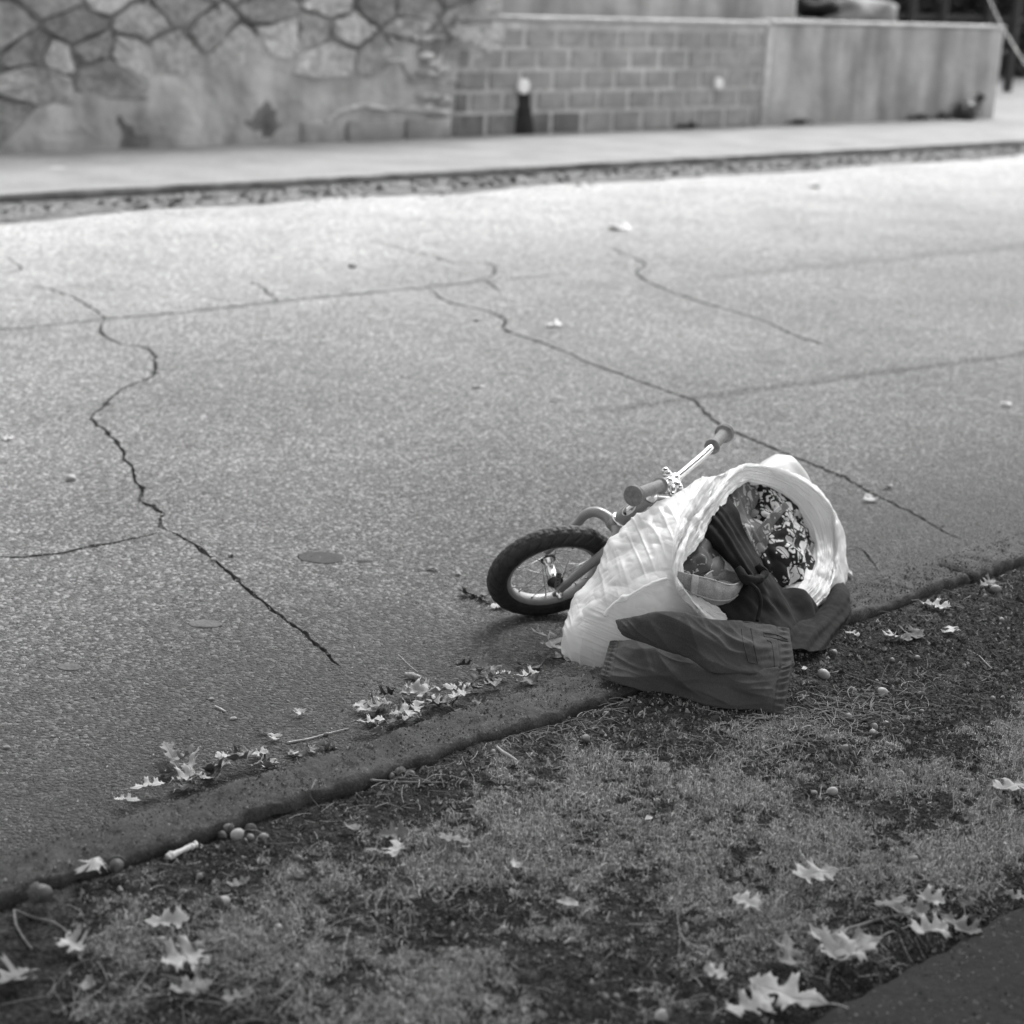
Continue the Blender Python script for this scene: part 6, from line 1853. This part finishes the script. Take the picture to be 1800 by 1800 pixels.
# ================================================================== ACORNS, pebbles, bone, twigs
m_ac = {'pale': mat('acorn_pale', .30, .45, .5, var=(80, .2, 3)), 'mid': mat('acorn_mid', .15, .45, .5, var=(80, .25, 3)), 'dark': mat('acorn_dark', .06, .5, .5, var=(80, .3, 3))}
m_accap = mat('acorn_cap', .09, .8, .3, var=(300, .5, 2), bump=[(500, .8, .001)])
AC = {}
def acorn_mesh(tone, cap):
    if (tone, cap) in AC: return AC[(tone, cap)]
    prof = [(-1, .02), (-.97, .25), (-.8, .62), (-.5, .88), (-.1, .99), (.3, .95), (.65, .75), (.88, .45), (.98, .2), (1.06, .08), (1.22, .03)]
    v, f = lathe((0, 0, 0), (1, 0, 0), [(a * 1.28, b * .96) for a, b in prof], 18)
    AC[(tone, cap)] = mesh('acorn', v, f, m_ac[tone])
    if cap and 'cap' not in AC:
        v, f = lathe((0, 0, 0), (1, 0, 0), [(-1.28, .10), (-1.22, .35), (-1.0, .85), (-.7, 1.08), (-.45, 1.12), (-.42, 1.0)], 18)
        v2, f2 = tube([(-1.22, 0, 0), (-1.45, .05, .05), (-1.6, .15, .1)], [.12, .09, .08], 6)
        AC['cap'] = mesh('cap', *join((v, f), (v2, f2)), m_accap)
    return AC[(tone, cap)]
ra = random.Random(17)
def acorn(px, py, dia, tone, label, cap=False, group='acorns on the verge'):
    zz = .075
    for _ in range(3):
        p = at(px, py, zz); zz = zground(p[0], p[1])
    Z = float((p - np.array([0, 0, CAM_H])) @ CAM_R[:, 2]); r = dia * Z / FPX / 2 * .95
    p = at(px, py, zz + r * .5); cap = cap or ra.random() < .35
    o = bpy.data.objects.new('acorn', acorn_mesh(tone, cap)); link(o)
    o.location = p; o.scale = (r, r, r); o.rotation_euler = (ra.uniform(-.2, .2), ra.uniform(-.4, .4), ra.uniform(0, 6.28))
    if cap:
        c = bpy.data.objects.new('cap', AC['cap']); link(c, o)
    tag(o, label, 'acorn', group)
for a in [
    (72, 1570, 36, 'dark', 'big dark acorn against the kerb at lower left', True), (205, 1521, 28, 'dark', 'dark acorn lying in a hollow under the kerb', False),
    (388, 1468, 22, 'dark', 'dark acorn at the left of the kerb cluster', False), (402, 1455, 16, 'mid', 'small ringed acorn touching the kerb in the cluster', True),
    (417, 1466, 21, 'pale', 'palest acorn of the cluster under the kerb', False), (441, 1458, 22, 'mid', 'grey acorn at the right of the cluster under the kerb', False),
    (440, 1472, 15, 'mid', 'little acorn in front of the grey one in the cluster', False), (429, 1478, 11, 'mid', 'smallest acorn at the front of the kerb cluster', False),
    (392, 1585, 23, 'pale', 'pale round acorn alone on the turf at left', False), (352, 1510, 3, 'mid', None, False),
    (348, 1669, 26, 'dark', 'dark acorn in a hollow above the torn leaf', False), (523, 1511, 20, 'dark', 'dark acorn half sunk in the turf right of the chicken bone', False),
    (490, 1630, 14, 'pale', 'small pale acorn in the turf left of centre', False), (285, 1652, 14, 'pale', 'pale egg-shaped acorn under the narrow pale leaf', False),
    (198, 1735, 17, 'mid', 'grey acorn near the bottom left', False), (352, 1540, 14, 'mid', 'small acorn left of the thin scrap', False),
    (702, 1358, 20, 'mid', 'shiny acorn tucked under the kerb above the brown twig', False), (689, 1363, 13, 'mid', 'smaller acorn beside the shiny one under the kerb', True), (722, 1361, 16, 'dark', 'shadowed acorn right of the shiny one', True),
    (867, 1322, 12, 'mid', 'small acorn next to the bleached stick', False), (932, 1374, 15, 'mid', 'acorn on the bare soil left of the brown stem', False),
    (1030, 1298, 17, 'mid', 'round acorn in the straw left of the shorts', True), (1066, 1254, 10, 'mid', 'small acorn in front of the kerb left of the shorts', False),
    (1448, 1185, 20, 'pale', 'pale acorn right of the shorts', False), (1549, 1217, 20, 'pale', 'round white-grey acorn alone on the bare soil', False),
    (1498, 1214, 15, 'mid', 'acorn left of the round white-grey one', True), (1491, 1260, 16, 'mid', 'acorn in the straw below the shorts corner', False),
    (1536, 1277, 16, 'mid', 'acorn at the right of the straw patch', True), (1534, 1287, 13, 'pale', 'pale acorn touching the one at the right of the straw', False), (1558, 1273, 13, 'mid', 'little acorn right of the straw pair', False),
    (1487, 1316, 17, 'mid', 'acorn below the straw patch', False), (1463, 1391, 18, 'pale', 'pale acorn on the turf beside a small white pebble', False),
    (1619, 1221, 14, 'mid', 'acorn with cap further right on the bare soil', True), (1465, 1148, 15, 'mid', 'acorn under the end of the dark garment', False),
    (1608, 1514, 24, 'mid', 'acorn beside a dark hollow at right', True), (1750, 1036, 18, 'mid', 'dull acorn by the kerb next to the small grey leaf', False),
    (1612, 1156, 10, 'mid', 'small acorn below the broad darker leaf', False), (1568, 1160, 10, 'mid', 'tiny acorn left of the small one on the soil', False), (886, 1660, 9, 'pale', 'tiny pale round nut on the turf', False), (884, 1632, 11, 'pale', 'tiny white nut above a thin stem on the turf', False),
    (1165, 1785, 27, 'pale', 'pale blurred acorn at the bottom of the photo', True), (1063, 1753, 15, 'mid', 'acorn in the dark hollow at the bottom', False), (1084, 1752, 12, 'mid', 'smaller acorn in the dark hollow at the bottom', False),
    (1380, 1662, 12, 'mid', 'small round nut under the twig start', False), (1745, 1228, 11, 'mid', 'small nut on the bare soil at far right', False), (1760, 1090, 12, 'mid', 'small nut below the kerb at the right edge', False),
    (1190, 1310, 3, 'mid', None, False), (750, 1330, 3, 'mid', None, False)]:
    if a[4]: acorn(*a)
acorn(125, 841, 15, 'pale', 'pale round nut standing on the road at left', False, 'nuts on the road')
acorn(620, 467, 15, 'pale', 'white round nut far out on the road', False, 'nuts on the road')
acorn(405, 976, 9, 'pale', 'pale nut beside the crack', False, 'nuts on the road')
acorn(573, 1291, 9, 'mid', 'nut on the road above the thin twig', False, 'nuts on the road')
acorn(725, 1187, 3, 'mid', 'x', False) if False else None

m_peb = mat('pebble', .26, .8, .3, var=(90, .3, 3), bump=[(200, .4, .001)])
m_pebd = mat('embedded_stone', .085, .85, .3, var=[(25, .2, 3), (160, .35, 3)], bump=[(300, .3, .001)])
m_oil = mat('worn_dark_patch', .034, .8, .3, var=[(25, .25, 3), (160, .5, 3)], bump=[(300, .5, .002)])
def pebble(px, py, wpx, asp, m, label, hgt=.5, name='pebble', cat='stone', group=None):
    zz = .07
    for _ in range(3):
        p = at(px, py, zz); zz = zground(p[0], p[1])
    Z = float((p - np.array([0, 0, CAM_H])) @ CAM_R[:, 2]); r = wpx * Z / FPX / 2
    rt_ = CAM_R[:2, 0] / np.linalg.norm(CAM_R[:2, 0])
    bm = bmesh.new(); bmesh.ops.create_icosphere(bm, subdivisions=3, radius=1)
    V = np.array([v.co[:] for v in bm.verts]); F = [[v.index for v in f.verts] for f in bm.faces]; bm.free()
    V = V * (1 + noise(V * 1.1, int(px)) * .22)[:, None]
    V = V * np.array([r, r * asp, r * hgt])
    W = np.stack([V[:, 0] * rt_[0] - V[:, 1] * rt_[1], V[:, 0] * rt_[1] + V[:, 1] * rt_[0], V[:, 2]], 1)
    loc = (p[0], p[1], zz + r * hgt * .25 if hgt > .2 else zz)
    o = obj(name, W + np.array(loc), F, m, None, True, loc=loc)
    tag(o, label, cat, group); return o
pebble(362, 1097, 58, .75, m_pebd, 'large flat pale stone set flush in the asphalt', .05, 'embedded_stone')
pebble(122, 1172, 44, .75, m_pebd, 'flat oval stone set flush in the asphalt at the left', .05, 'embedded_stone')
pebble(565, 980, 80, .8, m_oil, 'dark oval worn patch sunk in the asphalt left of the wheel', .012, 'worn_patch', 'patch')
pebble(640, 986, 30, .4, m_oil, 'small dark worn patch beside the oval one', .02, 'worn_patch', 'patch')
for px, py, wv, lab in ((288, 1472, 3, None), (464, 1471, 17, 'white irregular pebble right of the acorn cluster'), (239, 1660, 14, 'pale pebble left of the egg-shaped acorn'), (375, 984, 11, 'white pebble on the edge of the crack'),
                        (1430, 1394, 14, 'small white pebble left of an acorn on the turf'), (1585, 1530, 16, 'pale pebble under the litter at right'), (1620, 1250, 9, 'small pale pebble on bare soil'), (375, 1243, 22, None),
                        (410, 1264, 12, 'white chip on the asphalt near the pale splinter'), (12, 1315, 13, 'white chip on the asphalt at the left edge'), (372, 1230, 11, 'grey pebble on the asphalt left of the splinter'), (92, 1295, 7, 'bright chip on the dark asphalt at left')):
    if lab: pebble(px, py, wv, .8, m_peb, lab, .6, group='loose pebbles')
# cigar-like broken nut shell pieces
m_shell = mat('pale_bark_piece', .30, .7, .3, var=(150, .4, 3), bump=[(260, .8, .002)])
def stick(name, pts, rad, m, label, cat, z0=.072, n=8, extra=None, wob=0.0):
    P = []
    for q in pts:
        px, py = q[:2]; up_ = q[2] if len(q) > 2 else 0
        zz = z0
        for _ in range(3):
            p = at(px, py, zz + up_); zz = zground(p[0], p[1])
        P.append(at(px, py, zz + up_ + (max(rad) if np.ndim(rad) else rad)))
    P = np.array(P)
    P = cr(P, np.linspace(0, len(P) - 1, 12 * len(P)))
    if wob: P = P + np.stack([noise(P * 30, 3), noise(P * 30, 4), noise(P * 30, 5) * .3], 1) * wob
    R_ = np.interp(np.linspace(0, 1, len(P)), np.linspace(0, 1, len(rad)), rad) if np.ndim(rad) else np.full(len(P), rad)
    R_ = R_ * (1 + .18 * noise(P * 120, 7))
    pieces = [tube(P, R_, n)]
    if extra: pieces += extra(P)
    v, f = join(*pieces)
    o = obj(name, v, f, m, None, True, loc=P[0]); tag(o, label, cat); return o
stick('bark_piece', [(712, 1186), (725, 1188), (740, 1192)], [.006, .0075, .005], m_shell, 'short pale cork-like piece on the road near the gutter pile', 'bark piece', 0.0, 12, wob=.002)
stick('bone', [(293, 1506), (305, 1502), (318, 1496), (332, 1490), (343, 1486)], [.004, .0078, .0045, .0040, .0045, .0060, .0030], mat('bone', .52, .55, .4, var=(60, .10, 3)), 'pale chicken bone lying on the soil below the kerb at left', 'bone', n=14,
      extra=lambda P: [tube([P[3] + np.array([.000, -.004, -.001]), P[6] + np.array([0, -.004, 0])], [.0055, .004], 10), tube([P[-4] + np.array([.003, .002, .001]), P[-1] + np.array([.003, .003, .001])], [.0035, .0048], 10), tube([P[-4], P[-1] + np.array([.003, -.003, 0])], [.0035, .0042], 10)])
m_twig = mat('grey_twig', .15, .8, .3, var=(60, .3, 3), bump=[(200, .6, .001)])
m_twigp = mat('bleached_twig', .42, .7, .3, var=(60, .2, 3))
def branch(P):
    d = P[10] - P[0]
    return [tube([P[14], P[14] + np.array([.012, -.016, .004]), P[14] + np.array([.02, -.02, .01])], [.0016, .001, .0006], 6)]
stick('twig', [(1365, 1640), (1400, 1641), (1440, 1640), (1480, 1637), (1510, 1628), (1545, 1616), (1575, 1610), (1610, 1611), (1650, 1620)], [.0028, .0030, .0026, .0034, .0024, .0022, .0018, .0012], m_twig, 'long knobbly grey twig lying over the turf toward the pavement', 'twig', extra=branch, wob=.003)
stick('twig', [(968, 1353), (1000, 1345), (1040, 1337), (1090, 1334), (1130, 1332), (1155, 1326)], [.0014, .0020, .0018, .0012], m_twig, 'long thin brown stem on the soil under the shorts', 'twig', wob=.002)
stick('twig', [(652, 1371), (680, 1373), (720, 1375), (780, 1375)], [.0022, .0018, .0013], m_twig, 'straight twig just below the kerb and acorns', 'twig', wob=.001)
stick('twig', [(505, 1305), (540, 1299), (575, 1290), (612, 1280)], [.0022, .0017, .0012], m_twigp, 'thin pale twig in the gutter leading to the leaf pile', 'twig', 0.0, wob=.001)
stick('twig', [(873, 1312, .004), (885, 1322, .004), (898, 1330, .002), (911, 1338)], [.0016, .0028, .0026, .0010], m_twigp, 'short bleached white stick below the kerb', 'twig')
stick('twig', [(890, 1452), (908, 1460), (922, 1470), (933, 1487)], [.0016, .0022, .0018, .0010], m_twig, 'short curved grey stick on the turf in the middle', 'twig')
stick('twig', [(378, 1241), (388, 1246), (397, 1251)], [.0016, .0020, .0014], m_twigp, 'pale splinter on the dark asphalt near the left crack end', 'twig', 0.0)
stick('twig', [(25, 1600), (28, 1625), (42, 1650), (56, 1668)], [.0022, .0020, .0016], m_twig, 'bent grass stem at the left edge under the kerb', 'stem')
stick('twig', [(28, 1600), (60, 1613), (95, 1622), (118, 1640), (115, 1655)], [.0014, .0022, .0018, .0012], m_twig, 'curved stem running right from the bent one at the left edge', 'stem')
stick('twig', [(640, 1520), (655, 1510), (660, 1492), (663, 1478)], [.0010, .0018, .0014], m_twig, 'upright crooked stalk on the turf left of the star-shaped leaf', 'stem')
stick('twig', [(700, 1150), (715, 1165), (735, 1182)], [.0006, .0008, .0006], m_twigp, 'fine pale needle above the cork-like piece', 'needle', 0.0)
stick('twig', [(1700, 1142), (1720, 1152), (1738, 1170), (1747, 1176)], [.0006, .0011, .0008], m_twigp, 'fine curved pale needle on bare soil at right', 'needle')
stick('twig', [(638, 1546), (665, 1547), (705, 1548)], [.0009, .0012, .0008], m_twig, 'horizontal grass blade on the turf below the star-shaped leaf', 'stem')
stick('twig', [(765, 1565), (800, 1566), (850, 1567)], [.0008, .0011, .0008], m_twig, 'long faint blade lying across the turf in the middle', 'stem')
stick('twig', [(742, 1532), (748, 1558), (760, 1578), (770, 1588)], [.0008, .0013, .0012], m_twig, 'thin stalk crossing the long faint blade', 'stem')
stick('twig', [(1192, 1530), (1184, 1560), (1186, 1590), (1195, 1640), (1192, 1690)], [.0010, .0013, .0010], m_twig, 'long bowed stalk on the turf right of centre', 'stem')
stick('twig', [(555, 1370, .006), (548, 1385, .03), (545, 1398, .012), (560, 1418)], [.0008, .0012, .0010], m_twig, 'arched dry stalk rising in front of the kerb', 'stem')
stick('twig', [(1515, 1510), (1550, 1518), (1590, 1535), (1620, 1550)], [.0010, .0014, .0010], m_twig, 'grass stem slanting down through the litter at right', 'stem')
stick('twig', [(1465, 978), (1500, 964), (1520, 968), (1535, 985), (1545, 1003)], [.0008, .0012, .0010], m_twig, 'bent dark wire-like stalk arching beside the kerb right of the bag', 'stem', 0.0)

# hollows and dark holes in the turf
# ================================================================== STREET OAK above the viewer (unseen; crown sized and offset to shade the verge; these are its leaves)
def unseen_shade_oak(cx, cy, kx_, ky_, name='unseen_oak_tree'):
    t = empty(name, (cx, cy, 0)); tag(t, 'tall spreading oak tree on the verge behind the viewer, unseen, crown placed to shade the near side', 'tree')
    rr3 = np.random.default_rng(5)
    limbs = [tube([(cx, cy, -.05), (cx, cy, .4), (cx + .05, cy, 2.2), (cx, cy + .1, 3.6), (cx + .1, cy, 5.5)], [.42, .30, .25, .22, .10], 16)]
    tips = []
    for k_ in range(12):
        a = k_ * 2.4 + rr3.uniform(-.3, .3); L_ = rr3.uniform(2.5, 4.4); z0 = rr3.uniform(3.0, 4.8)
        p = [(cx, cy, z0), (cx + math.cos(a) * L_ * .4, cy + math.sin(a) * L_ * .4, z0 + .7), (cx + math.cos(a) * L_ * .8, cy + math.sin(a) * L_ * .8, z0 + 1.0), (cx + math.cos(a) * L_, cy + math.sin(a) * L_, z0 + 1.2)]
        limbs.append(tube(p, [.12, .08, .04, .02], 8)); tips.append(p[-1]); tips.append(p[2])
    obj('trunk', *join(*limbs), m_twig, t)
    n = 13000
    d_ = rr3.normal(size=(n, 3)); d_ /= np.linalg.norm(d_, axis=1)[:, None]
    c = d_ * (rr3.uniform(.1, 1, n) ** .45)[:, None] * np.array([CRX, CRY, 2.1])
    c = c[(noise(c * .8, 4) > -.25)] + np.array([kx_, ky_, 5.4])
    c = c[c[:, 2] > 3.2]; n = len(c)
    u = rr3.normal(size=(n, 3)); u /= np.linalg.norm(u, axis=1)[:, None]
    v = np.cross(u, rr3.normal(size=(n, 3))); v /= np.linalg.norm(v, axis=1)[:, None]
    s = rr3.uniform(.10, .17, n)[:, None]
    V = np.stack([c - u * s, c - v * s * .6, c + u * s, c + v * s * .6], 1).reshape(-1, 3)
    obj('crown', V, np.arange(n * 4).reshape(n, 4), m_leafdark, t, False)
CRX, CRY = 7.2, 3.9
unseen_shade_oak(-1.0, 1.68, 2.6, .6)
